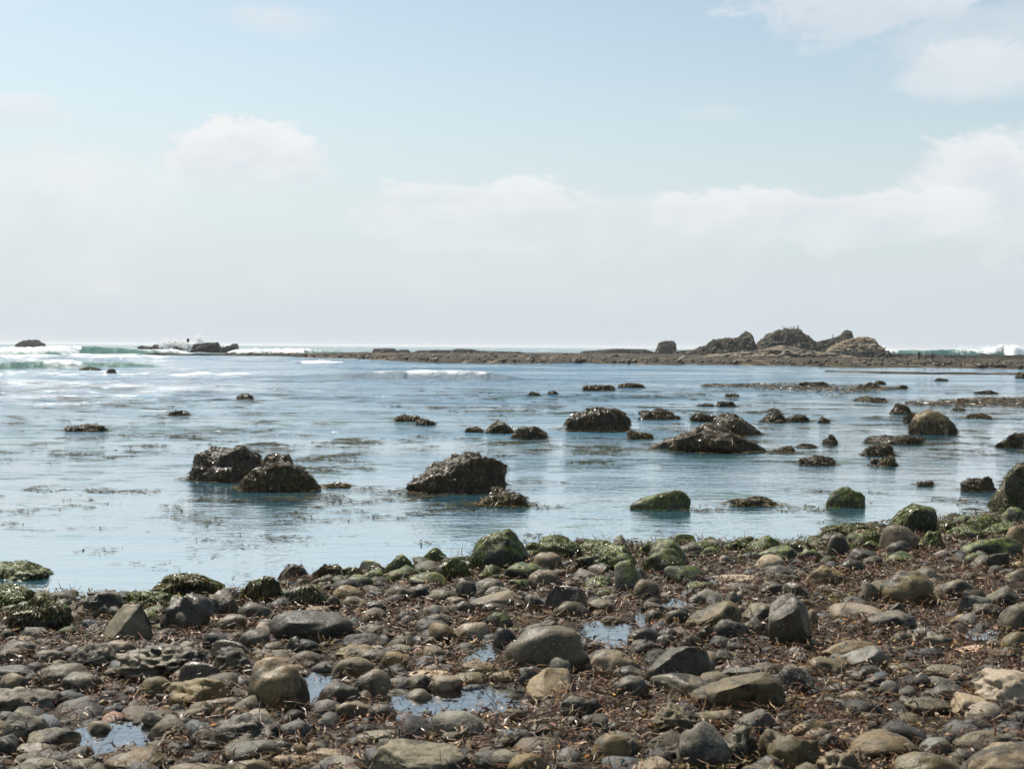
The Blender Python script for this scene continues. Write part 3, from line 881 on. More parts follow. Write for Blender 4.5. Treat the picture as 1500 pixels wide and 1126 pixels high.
breaker('breaking_wave', [(330, 553, 551.8, 0.1), (440, 554, 549, 0.15), (520, 554.71, 545.5, 0.22), (562, 555.09, 543, 0.32), (580, 555.25, 543, 0.2), (600, 555.43, 543, 0.34), (630, 555.7, 541, 0.42), (660, 555.97, 541.5, 0.4), (685, 556.2, 541.2, 0.34), (710, 556.42, 543, 0.22), (740, 556.69, 548.5, 0.08), (770, 556.96, 553.5, 0.0), (800, 557.23, 555, 0.0), (830, 557.5, 557.5, 0.0)], 4.5, 87, lumps=0.3, m=M['breaker_blue'], thin=0.5)
breaker('breaking_wave', [(430, 532, 530, 0.3), (445, 532, 528.2, 0.7), (470, 532, 527.5, 0.75), (490, 531.5, 529.2, 0.7), (505, 531.5, 530.5, 0.3)], 6.0, 89, m=M['breaker_blue'])
breaker('breaking_wave', [(1278, 525, 511, 0.48), (1292, 525, 509, 0.57), (1306, 525, 511, 0.48), (1316, 525, 511.8, 0.132), (1350, 525, 512.4, 0.18), (1390, 525, 511.8, 0.132), (1398, 525, 511, 0.24), (1408, 525, 511.5, 0.42), (1425, 525, 511, 0.36), (1440, 525, 512, 0.45), (1452, 525, 510.5, 0.54), (1462, 525, 509.5, 0.36), (1470, 525, 507.5, 0.51), (1483, 526, 507.8, 0.54), (1500, 526, 510, 0.48), (1560, 526, 509, 0.48), (1700, 528, 512, 0.3)], 16.0, 91, lumps=0.28)
breaker('swell', [(-150, 591, 588, -0.3), (-60, 592, 585, -0.3), (40, 592, 585, -0.3), (90, 591.5, 586.5, -0.3), (170, 590, 589, -0.3)], 6.0, 93, nv=24)
breaker('swell', [(150, 585.5, 583.5, -0.3), (210, 586, 580, -0.3), (300, 587.5, 579.5, -0.3), (340, 586.5, 581, -0.3), (400, 584.5, 583.5, -0.3)], 6.0, 95, nv=24)
for o in COL.objects:
    if o.name.startswith('swell'):
        a = o.data.attributes
        n_ = len(o.data.vertices)
        for k, v in (('ruffle', 0.9), ('weed', 0.25), ('far', 0.0)):
            at = a.new(k, 'FLOAT', 'POINT'); at.data.foreach_set('value', np.full(n_, v, np.float32))
        a['foam'].data.foreach_set('value', np.zeros(n_, np.float32))
        o.data.materials.clear(); o.data.materials.append(M['water'])


def spray(puffs, seed):
    rng = np.random.default_rng(seed)
    v0, f0 = ICO[1]
    Vs = []; Fs = []; k = 0
    for (px_, py_, sx, sy, d, n, s) in puffs:
        r = ray(px_, py_); c = np.array([r[0] * d, d, CAMH + r[2] * d])
        for _ in range(n):
            g = rng.normal(size=3)
            p_ = c + g * np.array([sx * d / F, sx * d / F, sy * d / F])
            if p_[2] < 0: continue
            Vs.append(v0 * s * 1.5 * rng.uniform(0.35, 1.0) * (0.6 + 0.5 / (1 + g @ g)) + p_); Fs.append(f0 + k * len(v0)); k += 1
    o = stuff(add('sea_spray', mesh_from('sea_spray', np.concatenate(Vs), np.concatenate(Fs), M['spray'])))
    tag(o, 'white spray thrown up where waves burst over the surf rocks', 'spray')


d0 = on_plane(255, 516)[1]
spray([(245, 505, 7, 3.0, d0 + 3, 420, 0.22), (256, 505, 8, 3.0, d0 + 4, 420, 0.22), (262, 508, 8, 3, d0 + 4, 260, 0.26), (276, 508, 6, 3, d0 + 5, 260, 0.25), (240, 500, 2.5, 2.0, d0 + 3, 40, 0.12),
       (292, 497, 3.2, 4.0, d0 + 6, 220, 0.13), (296, 500.5, 6, 1.3, d0 + 6, 160, 0.13), (268, 500, 5, 3, d0 + 5, 30, 0.10), (330, 505, 5, 2.0, d0 + 6, 60, 0.14)], 5)
d0 = on_plane(1450, 525)[1] + 9
spray([(1470, 508, 5, 1.6, d0, 160, 0.2), (1482, 508, 7, 1.6, d0, 160, 0.2), (1455, 511, 9, 1.8, d0, 160, 0.2), (1294, 511, 3, 1.8, d0, 120, 0.22), (1412, 511, 5, 1.6, d0, 100, 0.2)], 6)

# loose rubble and weed lumps all over the reef
rng = np.random.default_rng(404)
b = rng.uniform((330 - 750) / F, (1800 - 750) / F, 1500)
dn = poly_line(NEAR, 0.0, b); db = poly_line(BACK, 0.45, b)
yy = dn + (db - dn) * (0.04 + 0.92 * rng.random(len(b)) ** 1.4)
v0, f0 = ICO[1]
VV = []
for bb, y_ in zip(b, yy):
    r_ = rng.gamma(2.0, 0.06) + 0.05
    v = v0 * (1 + 0.35 * rng.normal(size=(len(v0), 1))) * np.array([r_ * 1.4, r_ * 1.4, min(r_, 0.4) * 0.8])
    VV.append(v + np.array([bb * y_, y_, 0.30 + 0.1 * rng.random()]))
CC = np.repeat(pick(rng, [(5, (0.045, 0.036, 0.021)), (3, (0.08, 0.064, 0.038)), (1, (0.20, 0.165, 0.12)), (1, (0.07, 0.065, 0.028))], len(b), 0.3), len(v0), axis=0)
fi = (f0[None] + (np.arange(len(b)) * len(v0))[:, None, None]).reshape(-1, 3)
o = stuff(add('reef_rubble', mesh_from('reef_rubble', np.concatenate(VV), fi, M['fill'], cols=CC)))
o['label'] = 'rubble and weed lumps strewn over the flat reef'
o['category'] = 'rubble'

# ------------------------------------------------------------------ stones placed from where they are seen
def fit_box(x0, y0, x1, y1, zfun, k=0.45, depth=0.8):
    cx = (x0 + x1) / 2
    P = on_plane(cx, y1, 0.0)
    for _ in range(10):
        P = on_plane(cx, y1, float(zfun(P[0], P[1])))
    d = P[1]
    th = math.atan2(CAMH - P[2], d)
    a = (x1 - x0) / 2 * d / F
    Hm = (y1 - y0) * d / F
    b = depth * a
    sk = math.sqrt(1 - k * k)
    b = min(b, 0.62 * Hm / ((1 + sk) * math.sin(th)))

    def g(c):
        return math.sqrt((c * math.cos(th)) ** 2 + (b * math.sin(th)) ** 2) + k * c * math.cos(th) + sk * b * math.sin(th)
    lo, hi = 0.0, Hm
    for _ in range(40):
        m = (lo + hi) / 2
        if g(m) > Hm: hi = m
        else: lo = m
    c = (lo + hi) / 2
    y = d + sk * b
    a *= y / d
    r = ray(cx, (y0 + y1) / 2)
    return np.array([r[0] * y, y, P[2] + k * c]), (a, b, c)


STYLE = {'r': dict(cuts=5, cut=(0.66, 0.95), low=0.17, mid=0.05, fine=0.022, soft=0.72),
         'a': dict(cuts=13, cut=(0.42, 0.72), low=0.12, mid=0.03, fine=0.016, soft=0.97),
         'p': dict(cuts=6, cut=(0.55, 0.85), low=0.2, mid=0.10, fine=0.04, pits=0.14),
         'l': dict(cuts=5, cut=(0.55, 0.9), low=0.34, mid=0.13, fine=0.05, lump=1.4),
         's': dict(cuts=9, cut=(0.5, 0.75), low=0.12, mid=0.04, fine=0.018, tilt=0.25, strata=0.012)}
GROUPLAB = {
    'tan': ('smooth worn tan cobble bedded among seaweed litter', 'tan beach cobbles'),
    'olive': ('smooth olive-brown cobble bedded among seaweed litter', 'olive beach cobbles'),
    'grey': ('weathered grey cobble bedded among seaweed litter', 'grey beach cobbles'),
    'blue': ('flat blue-grey cobble among the tan stones of the beach', 'blue-grey beach cobbles'),
    'dark': ('dark wet brown-black cobble on the stony beach', 'dark beach cobbles'),
    'pit': ('pitted barnacle-speckled grey rock on the stony beach', 'pitted beach rocks'),
    'pale': ('pale dry stone standing out among darker beach cobbles', 'pale beach stones'),
    'pink': ('salmon pink flat stone on the beach', None),
    'green': ('rock streaked with green algae along the water edge', 'algae-streaked shore rocks'),
    'moss': ('dark rock furred with green weed along the water edge', 'dark weed-furred shore rocks')}
FOOT = []          # x, y, half sizes of every placed stone, for keeping fill off them
NSTONE = [0]
PLAIN = []; HEROES = []


def stone(x0, y0, x1, y1, kind, sty='r', label=None, k=0.28, depth=0.8, lv=None, seed=None, zfun=ground_z, name=None, cat=None, planes=(), **kw):
    c, (a, b, h) = fit_box(x0, y0, x1, y1, zfun, k, depth)
    NSTONE[0] += 1
    sd = seed if seed is not None else 1000 + NSTONE[0]
    st = dict(STYLE[sty]); st.update(kw)
    wpx = x1 - x0
    lv = lv or (5 if wpx > 135 else 4 if wpx > 60 else 3)
    v, f = rock_unit(sd, lv, planes=planes, **st)
    v = v * np.array([a, b, h])
    big = wpx > 70
    nm = name or ('boulder' if big else 'beach_stone')
    o = add(nm, mesh_from(nm, v, f, M[kind]), loc=c)
    if label:
        tag(o, label, cat or ('boulder' if big else 'stone'))
    else:
        gl = GROUPLAB[kind]
        tag(o, gl[0], cat or 'stone', gl[1])
        PLAIN.append((o, kind, sty, wpx * c[1] / F, c))
    if label:
        HEROES.append((label, c))
    FOOT.append((c[0], c[1], a, b, c[2] + h))
    return o, v, f, c


def fronds_on(v, f, c, n, L, Wd, palette, seed, parent, zmin=-9, droop=0.5, up_only=-0.4, name='seaweed', K=3, side=1.0, lift=0.03, spread=0.38):
    """straps of weed growing from a stone's own surface and hanging down it"""
    rng = np.random.default_rng(seed)
    tri = v[f]
    nrm = np.cross(tri[:, 1] - tri[:, 0], tri[:, 2] - tri[:, 0])
    ar = np.linalg.norm(nrm, axis=1)
    nn = nrm / np.maximum(ar, 1e-9)[:, None]
    cz = tri[:, :, 2].mean(1) + c[2]
    w = ar * (nn[:, 2] > up_only) * (cz > zmin)
    tc_ = tri.mean(1)
    w = w * np.clip(0.7 + 1.4 * fbm(tc_ * 5.5 + seed, seed, 3), 0.04, 1.5)      # clumps, with bare rock between
    if w.sum() <= 0: return None
    i = rng.choice(len(f), n, p=w / w.sum())
    uv = rng.random((n, 2)); fl = uv.sum(1) > 1; uv[fl] = 1 - uv[fl]
    P = tri[i, 0] + (tri[i, 1] - tri[i, 0]) * uv[:, :1] + (tri[i, 2] - tri[i, 0]) * uv[:, 1:]
    N = nn[i]
    down = np.array([0, 0, -1.0]) - N * (-N[:, 2:3])
    D = down * side * 1.4 + rng.normal(0, spread, (n, 3))
    D = D - N * (D * N).sum(1)[:, None] + N * lift * rng.uniform(0.0, 2.0, (n, 1))
    Ls = L * rng.uniform(0.5, 1.4, n)
    V, F2, C2 = ribbons(P + N * 0.004, D, N, Ls, Wd * rng.uniform(0.5, 1.5, n), droop * Ls * rng.uniform(0.0, 0.6, n), pick(rng, palette, n, 0.4), K=K, curl=0.16, rng=rng)
    o = add(name, mesh_from(name, V, F2, M['weed'], cols=C2), parent=parent)
    o['kind'] = 'stuff'
    return o


KELP = [(5, (0.026, 0.020, 0.008)), (4, (0.055, 0.042, 0.016)), (2.5, (0.12, 0.088, 0.030)), (1.5, (0.24, 0.19, 0.085)), (1, (0.06, 0.065, 0.02)), (1, (0.13, 0.06, 0.024))]
KELPO = [(3, (0.045, 0.036, 0.013)), (3, (0.11, 0.082, 0.028)), (2.5, (0.18, 0.12, 0.038)), (1.5, (0.28, 0.22, 0.10)), (1, (0.08, 0.085, 0.024)), (2, (0.025, 0.02, 0.009))]
ULVA = [(4, (0.050, 0.075, 0.014)), (4, (0.115, 0.145, 0.026)), (3, (0.20, 0.24, 0.050)), (2, (0.055, 0.045, 0.02)), (2, (0.23, 0.21, 0.075))]
MIXW = [(3, (0.06, 0.075, 0.018)), (3, (0.10, 0.062, 0.024)), (3, (0.18, 0.20, 0.045)), (2, (0.13, 0.050, 0.024)), (1.5, (0.26, 0.22, 0.10)), (2, (0.04, 0.034, 0.016))]
REDW = [(4, (0.06, 0.030, 0.018)), (3, (0.10, 0.050, 0.024)), (2, (0.15, 0.075, 0.03)), (1, (0.06, 0.06, 0.02))]

S = stone
# --- along the water's edge, left to right
def weedy(x0, y0, x1, y1, kind, sty, label, pal, L, Wd, dens=1.0, **kw):
    o, v, f, c = S(x0, y0, x1, y1, kind, sty, label, **kw)
    area = (v[:, 0].max()) * (v[:, 1].max()) * 3.1 + (v[:, 0].max() + v[:, 1].max()) * v[:, 2].max() * 3.1
    fronds_on(v, f, c, int(np.clip(area * 17000 * dens, 120, 3800)), L * 0.6, Wd * 0.62, pal, 9000 + NSTONE[0], o, droop=0.3, K=2)
    return o


weedy(-90, 821, 83, 862, 'moss', 'l', 'broad low green and brown weed mound jutting into still water', ULVA, 0.05, 0.014, 1.0, depth=0.7, name='weedy_mound', cat='rock')
weedy(-30, 856, 46, 892, 'moss', 'r', 'dark rounded rock below the broad weed mound, furred with green', ULVA, 0.05, 0.012, 0.5)
weedy(5, 869, 103, 928, 'moss', 'p', 'large dark weed-hung rock with green flanks beside an angular grey block', MIXW, 0.06, 0.014, 0.5)
S(105, 861, 186, 906, 'pit', 'p', 'brown pitted rock with a green flank behind the angular grey block')
weedy(180, 864, 250, 893, 'moss', 'l', None, ULVA, 0.05, 0.013, 0.7)
weedy(214, 838, 326, 882, 'moss', 'l', 'bright green and ochre weed mound reaching into the water', [(4, (0.12, 0.13, 0.025)), (3, (0.06, 0.08, 0.02)), (3, (0.17, 0.09, 0.025)), (2, (0.2, 0.17, 0.05))], 0.06, 0.016, 1.0, name='weedy_mound', cat='rock')
S(150, 884, 224, 944, 'grey', 'a', 'angular grey block with one dark flat face', planes=((0.75, -0.6, 0.3, 0.5), (-0.6, -0.3, 0.65, 0.68)), seed=61, cuts=7, low=0.15, depth=0.7)
S(235, 868, 312, 928, 'dark', 'l', 'dark lumpy rock with a brown top next to the angular grey block')
S(300, 864, 352, 908, 'dark', 'p')
S(150, 937, 201, 962, 'tan', 'r'); S(-6, 938, 56, 964, 'grey', 's'); S(48, 950, 97, 972, 'grey', 'r'); S(104, 941, 172, 982, 'pit', 'p')
S(166, 936, 312, 1002, 'pit', 'p', 'big flat grey rock eaten into hollows and ridges', k=0.3, depth=0.9, pits=0.22)
S(0, 921, 24, 939, 'grey', 'r')
weedy(356, 842, 416, 884, 'moss', 'l', 'brown and green weed tuft beside a small inlet of water', MIXW, 0.07, 0.016, 1.2, name='weedy_rock', cat='rock')
o, v, f, c = S(411, 826, 455, 853, 'grey', 'r', 'rounded pale grey rock ringed by brown weed at the water edge', lv=4)
fronds_on(v, f, c, 260, 0.06, 0.014, REDW, 31, o, up_only=-1)
weedy(456, 824, 502, 852, 'moss', 'l', 'red-brown weed clump beside the rounded pale grey rock', REDW, 0.06, 0.015, 1.3, name='weedy_rock', cat='rock')
weedy(497, 830, 528, 847, 'moss', 'l', None, MIXW, 0.05, 0.014, 1.2)
weedy(525, 828, 572, 847, 'moss', 'l', None, REDW, 0.05, 0.014, 1.2)
weedy(562, 810, 612, 845, 'green', 'r', 'green pointed rock rising from a weed bank at the water edge', ULVA, 0.04, 0.012, 0.5, planes=((-0.7, 0, 0.6, 0.68), (0.75, 0, 0.55, 0.7)))
weedy(425, 855, 482, 893, 'dark', 'l', None, MIXW, 0.05, 0.012, 0.3)
S(488, 857, 533, 885, 'tan', 'r'); S(475, 872, 506, 895, 'grey', 'p'); S(529, 857, 556, 868, 'grey', 's'); S(566, 856, 614, 882, 'pit', 'p')
S(314, 899, 368, 925, 'tan', 'r'); S(349, 881, 398, 912, 'dark', 'r'); S(447, 887, 488, 899, 'tan', 's')
S(392, 895, 523, 943, 'dark', 'r', 'long dark whale-backed boulder with paler worn streaks', depth=0.6, mid=0.05)
S(416, 931, 452, 964, 'dark', 'p', 'black knobbly rock against the front of the whale-backed boulder'); S(333, 925, 361, 950, 'tan', 'r'); S(349, 922, 396, 952, 'dark', 'r')
S(310, 946, 380, 988, 'pit', 'p', 'whitish barnacle-crusted rock behind the tall tan boulder', k=0.3); S(383, 960, 432, 975, 'tan', 'r')
S(500, 926, 568, 957, 'grey', 'r'); S(487, 945, 563, 970, 'olive', 'l'); S(534, 879, 570, 897, 'dark', 'r'); S(559, 943, 606, 962, 'grey', 'r')
S(555, 953, 602, 984, 'tan', 'r'); S(519, 913, 562, 932, 'pit', 'p')
weedy(616, 802, 657, 826, 'moss', 'r', 'small bright green rock standing in the shallows', ULVA, 0.04, 0.012, 0.7, planes=((-0.7, 0, 0.6, 0.62), (0.75, 0, 0.55, 0.66)))
weedy(686, 774, 774, 838, 'moss', 'r', 'big black boulder furred green on top, tallest at the water edge', ULVA, 0.03, 0.010, 0.45, seed=95, planes=((-0.7, -0.1, 0.7, 0.78), (0.7, -0.2, 0.6, 0.82)))
weedy(768, 794, 793, 815, 'green', 'r', None, ULVA, 0.03, 0.01, 0.6)
weedy(786, 783, 851, 819, 'moss', 'r', 'smooth dark green boulder beside the tallest black boulder', ULVA, 0.03, 0.010, 0.4)
weedy(838, 791, 925, 818, 'green', 'l', 'low green weed-draped rock with two humps', ULVA, 0.04, 0.012, 0.5)
weedy(838, 805, 928, 842, 'moss', 'l', 'long dark wet rock with green streaks', ULVA, 0.04, 0.012, 0.3)
S(861, 825, 893, 847, 'dark', 'a'); S(779, 808, 824, 838, 'tan', 'r')
S(737, 823, 797, 853, 'green', 'r'); weedy(700, 826, 747, 853, 'green', 'l', None, ULVA, 0.03, 0.01, 0.4)
weedy(648, 816, 692, 853, 'moss', 'l', None, ULVA, 0.05, 0.013, 0.7); S(598, 837, 657, 860, 'green', 's')
S(774, 834, 824, 863, 'tan', 'p', 'pinkish round cobble with dark patches near the tallest black boulder')
S(741, 847, 777, 868, 'green', 'l'); S(692, 845, 747, 880, 'pit', 'r'); S(667, 847, 701, 880, 'grey', 'r'); S(621, 862, 670, 886, 'olive', 'r'); S(598, 855, 632, 882, 'grey', 'p')
S(687, 865, 767, 896, 'tan', 'r', 'smooth long tan boulder sloping down to one end', planes=((-0.5, 0, 0.85, 0.5),)); S(651, 873, 684, 887, 'tan', 'r'); S(659, 879, 697, 904, 'dark', 'r'); S(611, 885, 662, 910, 'olive', 'r')
S(766, 869, 806, 896, 'grey', 's'); S(796, 855, 862, 903, 'dark', 'a', 'sharp-edged dark grey boulder with a flat sloping top', planes=((0.15, 0.25, 0.95, 0.35), (-0.7, -0.6, 0.2, 0.45)), cuts=5, seed=12)
S(811, 879, 866, 907, 'dark', 'r'); weedy(845, 842, 902, 868, 'moss', 'l', None, ULVA, 0.04, 0.012, 0.3); S(869, 863, 898, 880, 'green', 'r'); S(861, 877, 902, 897, 'grey', 'r')
S(710, 896, 752, 925, 'green', 'p'); S(702, 881, 747, 900, 'dark', 'r'); S(619, 897, 667, 920, 'pit', 'p'); S(627, 911, 672, 943, 'tan', 's')
S(665, 910, 722, 941, 'pale', 'r', 'pale pinkish domed stone behind a small pool', planes=((0.8, -0.2, 0.1, 0.55),)); S(789, 907, 820, 925, 'dark', 'l')
weedy(872, 796, 933, 829, 'moss', 'r', None, ULVA, 0.03, 0.01, 0.4); weedy(931, 796, 957, 818, 'moss', 'l', None, ULVA, 0.04, 0.012, 0.8)
S(951, 788, 1010, 830, 'green', 'r', 'tan and green boulder behind a mossy one at the water edge'); weedy(939, 802, 1007, 842, 'green', 'r', 'green mossy boulder with a dark wet front', ULVA, 0.025, 0.009, 0.5)
S(900, 819, 952, 873, 'green', 's', planes=((0.6, -0.2, 0.7, 0.4),)); S(924, 847, 967, 882, 'olive', 'r', 'round brown-grey cobble beside orange weed')
weedy(1009, 792, 1054, 814, 'moss', 'r', None, ULVA, 0.03, 0.01, 0.5); S(1025, 800, 1057, 817, 'green', 'r'); weedy(1062, 789, 1108, 811, 'green', 'l', None, ULVA, 0.04, 0.012, 0.7)
weedy(1092, 784, 1144, 813, 'green', 'r', 'bright mossy round boulder at the water edge between weedy rocks', ULVA, 0.03, 0.01, 0.6); weedy(1148, 790, 1198, 813, 'moss', 'l', None, MIXW, 0.04, 0.012, 0.6)
S(1109, 799, 1170, 825, 'green', 'r'); S(1169, 801, 1204, 823, 'green', 'l'); S(1107, 812, 1152, 837, 'pale', 'r', 'pinkish tan stone at the foot of green boulders'); S(1119, 827, 1170, 851, 'grey', 'r')
S(1176, 825, 1238, 857, 'tan', 'p', 'broad brown pitted stone seaward of the pale pink rock'); S(972, 828, 1032, 858, 'green', 's'); S(999, 849, 1047, 865, 'green', 's')
S(1044, 840, 1117, 854, 'pale', 's', 'long flat pale slab lying level among weedy stones', k=0.2); S(1006, 862, 1066, 887, 'blue', 's', 'smooth blue-grey slab leaning behind the domed tan boulder'); S(1059, 865, 1087, 891, 'dark', 'r')
S(1004, 879, 1087, 925, 'olive', 'r', 'smooth domed tan boulder with a shaded front', planes=((-0.55, -0.1, 0.8, 0.6),), seed=21); S(974, 891, 1010, 915, 'grey', 'r'); S(944, 892, 977, 914, 'dark', 'r'); S(937, 881, 980, 897, 'grey', 's')
S(1122, 868, 1192, 947, 'dark', 'a', 'upright broken boulder with a sharp crest and one lit side', depth=0.7, planes=((0.8, -0.3, 0.2, 0.62), (-0.35, -0.3, 0.9, 0.74)), cuts=4, seed=34, low=0.12); S(1088, 882, 1132, 918, 'grey', 'a', planes=((-0.5, -0.3, 0.8, 0.3),))
S(1044, 906, 1098, 943, 'pit', 'r'); S(1021, 914, 1049, 940, 'dark', 'a'); S(1084, 904, 1127, 933, 'pit', 'p'); S(1144, 851, 1184, 876, 'dark', 'p'); S(1074, 886, 1100, 908, 'tan', 'r'); S(1109, 849, 1152, 872, 'dark', 'l'); S(1179, 892, 1203, 923, 'tan', 'r')
weedy(1300, 737, 1372, 784, 'moss', 'r', 'green boulder with dark weed hanging down one side', ULVA, 0.07, 0.014, 0.7, planes=((-0.65, 0, 0.7, 0.45),))
weedy(1208, 766, 1302, 787, 'moss', 'l', 'low green and brown weed bank running out to a point in the water', MIXW, 0.07, 0.016, 0.8, name='weedy_mound', cat='rock')
weedy(1252, 776, 1292, 803, 'green', 'r', None, ULVA, 0.03, 0.009, 0.9); S(1289, 767, 1347, 809, 'tan', 'r', 'tan boulder with one dark face under the weed-hung green one', planes=((-0.85, -0.4, 0.1, 0.55),))
weedy(1338, 776, 1385, 806, 'moss', 'l', None, ULVA, 0.04, 0.012, 0.5); S(1321, 765, 1354, 782, 'green', 'r'); S(1295, 791, 1337, 815, 'dark', 'p', 'black knobbly stone in front of the tan boulder with dark face'); S(1261, 791, 1290, 806, 'green', 'r')
S(1210, 781, 1247, 818, 'dark', 'r', 'dark grey stone leaning at the end of the weed bank'); S(1241, 802, 1297, 825, 'dark', 'l'); S(1399, 754, 1427, 774, 'green', 'a'); weedy(1416, 754, 1470, 778, 'green', 'r', None, ULVA, 0.04, 0.012, 0.5)
S(1466, 741, 1512, 771, 'green', 'p', 'white-crusted green rock below the tall weed-hung rock'); weedy(1438, 764, 1502, 788, 'green', 'l', None, ULVA, 0.03, 0.01, 0.3); S(1473, 769, 1514, 803, 'tan', 'r'); weedy(1388, 769, 1442, 793, 'green', 'l', None, ULVA, 0.03, 0.01, 0.4)
weedy(1368, 763, 1402, 785, 'moss', 'l', None, MIXW, 0.05, 0.014, 0.9); S(1403, 786, 1500, 819, 'green', 's', 'long ribbed grey-green rock lying across the upper beach', depth=0.5); S(1443, 807, 1477, 837, 'dark', 'a', 'dark brown pointed stone beside pale pebbles')
S(1413, 809, 1447, 825, 'green', 'r'); S(1264, 814, 1295, 833, 'grey', 'r'); S(1229, 817, 1268, 841, 'dark', 'r'); S(1298, 807, 1347, 828, 'green', 's')
S(1289, 833, 1367, 888, 'olive', 'r', 'seat-sized rounded tan boulder with a black shaded front', seed=7, depth=0.85, planes=((0.1, -0.9, -0.1, 0.72),)); S(1360, 846, 1432, 878, 'olive', 'r', 'low olive boulder with a pale stalk across its crack')
S(1254, 851, 1292, 880, 'grey', 'a'); S(1338, 832, 1382, 853, 'grey', 's'); S(1406, 863, 1442, 890, 'dark', 'a'); S(1442, 856, 1492, 891, 'grey', 'a'); S(1482, 821, 1504, 837, 'pale', 'r')
S(1214, 883, 1302, 913, 'pale', 's', 'broad flat pale pink rock tapering to one end', k=0.25, planes=((0.35, -0.1, 0.9, 0.35),)); S(1293, 881, 1327, 906, 'dark', 'a'); S(1424, 883, 1472, 905, 'dark', 'p')
S(1462, 879, 1540, 929, 'olive', 'r', 'rounded olive boulder beside a small puddle'); S(1386, 899, 1432, 914, 'pale', 's'); S(1270, 893, 1340, 925, 'grey', 's', planes=((-0.5, 0, 0.8, 0.35),))
S(1234, 914, 1267, 927, 'tan', 'r'); S(1337, 919, 1367, 937, 'grey', 'r'); S(1349, 926, 1398, 953, 'pit', 'p'); S(1399, 942, 1457, 960, 'pink', 's', 'flat salmon pink slab lying in the seaweed litter', k=0.2)
S(1466, 924, 1514, 958, 'olive', 'r'); S(1464, 947, 1504, 968, 'dark', 'r'); S(1442, 936, 1472, 952, 'grey', 'r'); S(1202, 937, 1294, 968, 'tan', 's', 'long tan slab lying against a blue-grey one', depth=0.45)
S(1218, 946, 1302, 981, 'blue', 's', 'thin blue-grey slab tilted up at one end', planes=((-0.45, -0.2, 0.85, 0.3),), depth=0.5); S(1239, 974, 1297, 997, 'dark', 'l'); S(1313, 980, 1337, 991, 'pale', 'r'); S(1334, 979, 1354, 993, 'blue', 'r')
S(1299, 971, 1342, 987, 'grey', 'r'); S(1356, 974, 1420, 996, 'grey', 's'); S(1351, 989, 1402, 1002, 'blue', 's', k=0.2); S(1419, 991, 1447, 1005, 'dark', 'r')
S(1424, 974, 1600, 1050, 'pale', 'l', 'big tan sandstone rock with a hollowed front', low=0.25, k=0.3, seed=17); S(1388, 1013, 1462, 1047, 'pale', 's', 'flat pinkish slab at the foot of the hollowed sandstone rock', k=0.15)
S(1287, 996, 1319, 1021, 'blue', 'r', 'small grey and white banded stone in deep litter'); S(1265, 1006, 1292, 1020, 'dark', 'r'); S(1224, 1013, 1272, 1030, 'tan', 's')
S(-22, 973, 58, 1002, 'dark', 'r'); S(-2, 986, 42, 1022, 'tan', 'r'); S(47, 972, 133, 1010, 'olive', 'r', 'smooth dark olive boulder with one tapering end', depth=0.6, seed=41); S(-12, 1003, 92, 1048, 'pit', 'p', 'broad pitted grey rock sloping down into litter', k=0.3)
S(-6, 1038, 71, 1092, 'grey', 'r', 'rounded grey boulder with a pink-tinged top near a flat slab and pool'); S(38, 1063, 117, 1103, 'grey', 's', 'flat grey slab at one end of a sky-blue pool'); S(24, 1083, 102, 1108, 'tan', 'r'); S(-24, 1078, 27, 1112, 'dark', 'r')
S(124, 1054, 167, 1087, 'tan', 'r', 'small domed tan stone standing in a sky-blue pool'); S(203, 990, 260, 1022, 'olive', 'r'); S(240, 988, 347, 1033, 'olive', 'p', 'dark knobbly olive boulder next to the tall tan one', low=0.2)
S(176, 1034, 224, 1049, 'grey', 's'); S(148, 1096, 242, 1135, 'tan', 'r', 'low smooth tan boulder in front of the pool with a domed stone'); S(208, 1037, 267, 1062, 'grey', 's'); S(164, 1079, 210, 1100, 'grey', 'l'); S(278, 1068, 312, 1090, 'grey', 'r')
S(238, 1116, 334, 1150, 'tan', 'r', depth=0.6); S(68, 1099, 117, 1121, 'grey', 'r'); S(18, 1108, 98, 1140, 'grey', 'r'); S(83, 1109, 142, 1135, 'grey', 'r')
S(364, 961, 453, 1042, 'tan', 'r', 'tall upright tan boulder crusted with barnacles low down', seed=77, depth=0.8, planes=((0.8, -0.3, 0.15, 0.75),)); S(462, 999, 530, 1037, 'dark', 'r'); S(518, 980, 575, 1023, 'tan', 'r', 'blunt smooth tan boulder above a blue-grey flat stone')
S(545, 1007, 607, 1025, 'blue', 's'); S(488, 1024, 547, 1058, 'tan', 'a'); S(538, 1029, 582, 1055, 'dark', 'r'); S(308, 1043, 422, 1095, 'pit', 'p', 'wide pitted grey rock in front of the tall tan boulder', k=0.3); S(323, 1083, 407, 1121, 'blue', 's', 'long flat grey slab below the wide pitted rock', k=0.25)
S(398, 1083, 427, 1112, 'dark', 'p'); S(423, 1087, 457, 1111, 'tan', 'r'); S(444, 1087, 474, 1111, 'tan', 'r'); S(398, 1102, 462, 1124, 'pale', 's', k=0.2); S(448, 1096, 512, 1118, 'tan', 's'); S(518, 1066, 587, 1088, 'grey', 's'); S(328, 1110, 402, 1150, 'tan', 'r')
S(538, 1088, 692, 1150, 'grey', 's', 'big flat grey slab with a red-stained edge', k=0.25, depth=0.5); S(328, 1034, 352, 1052, 'pale', 'r'); S(453, 1106, 534, 1136, 'grey', 'r')
S(736, 914, 864, 990, 'olive', 'r', 'largest olive boulder, two-lobed, beside a small pool', seed=27, depth=0.6, low=0.22); S(721, 918, 758, 945, 'dark', 'r'); S(667, 948, 700, 967, 'pit', 'p'); S(669, 967, 735, 990, 'tan', 'r'); S(621, 971, 670, 990, 'tan', 'r')
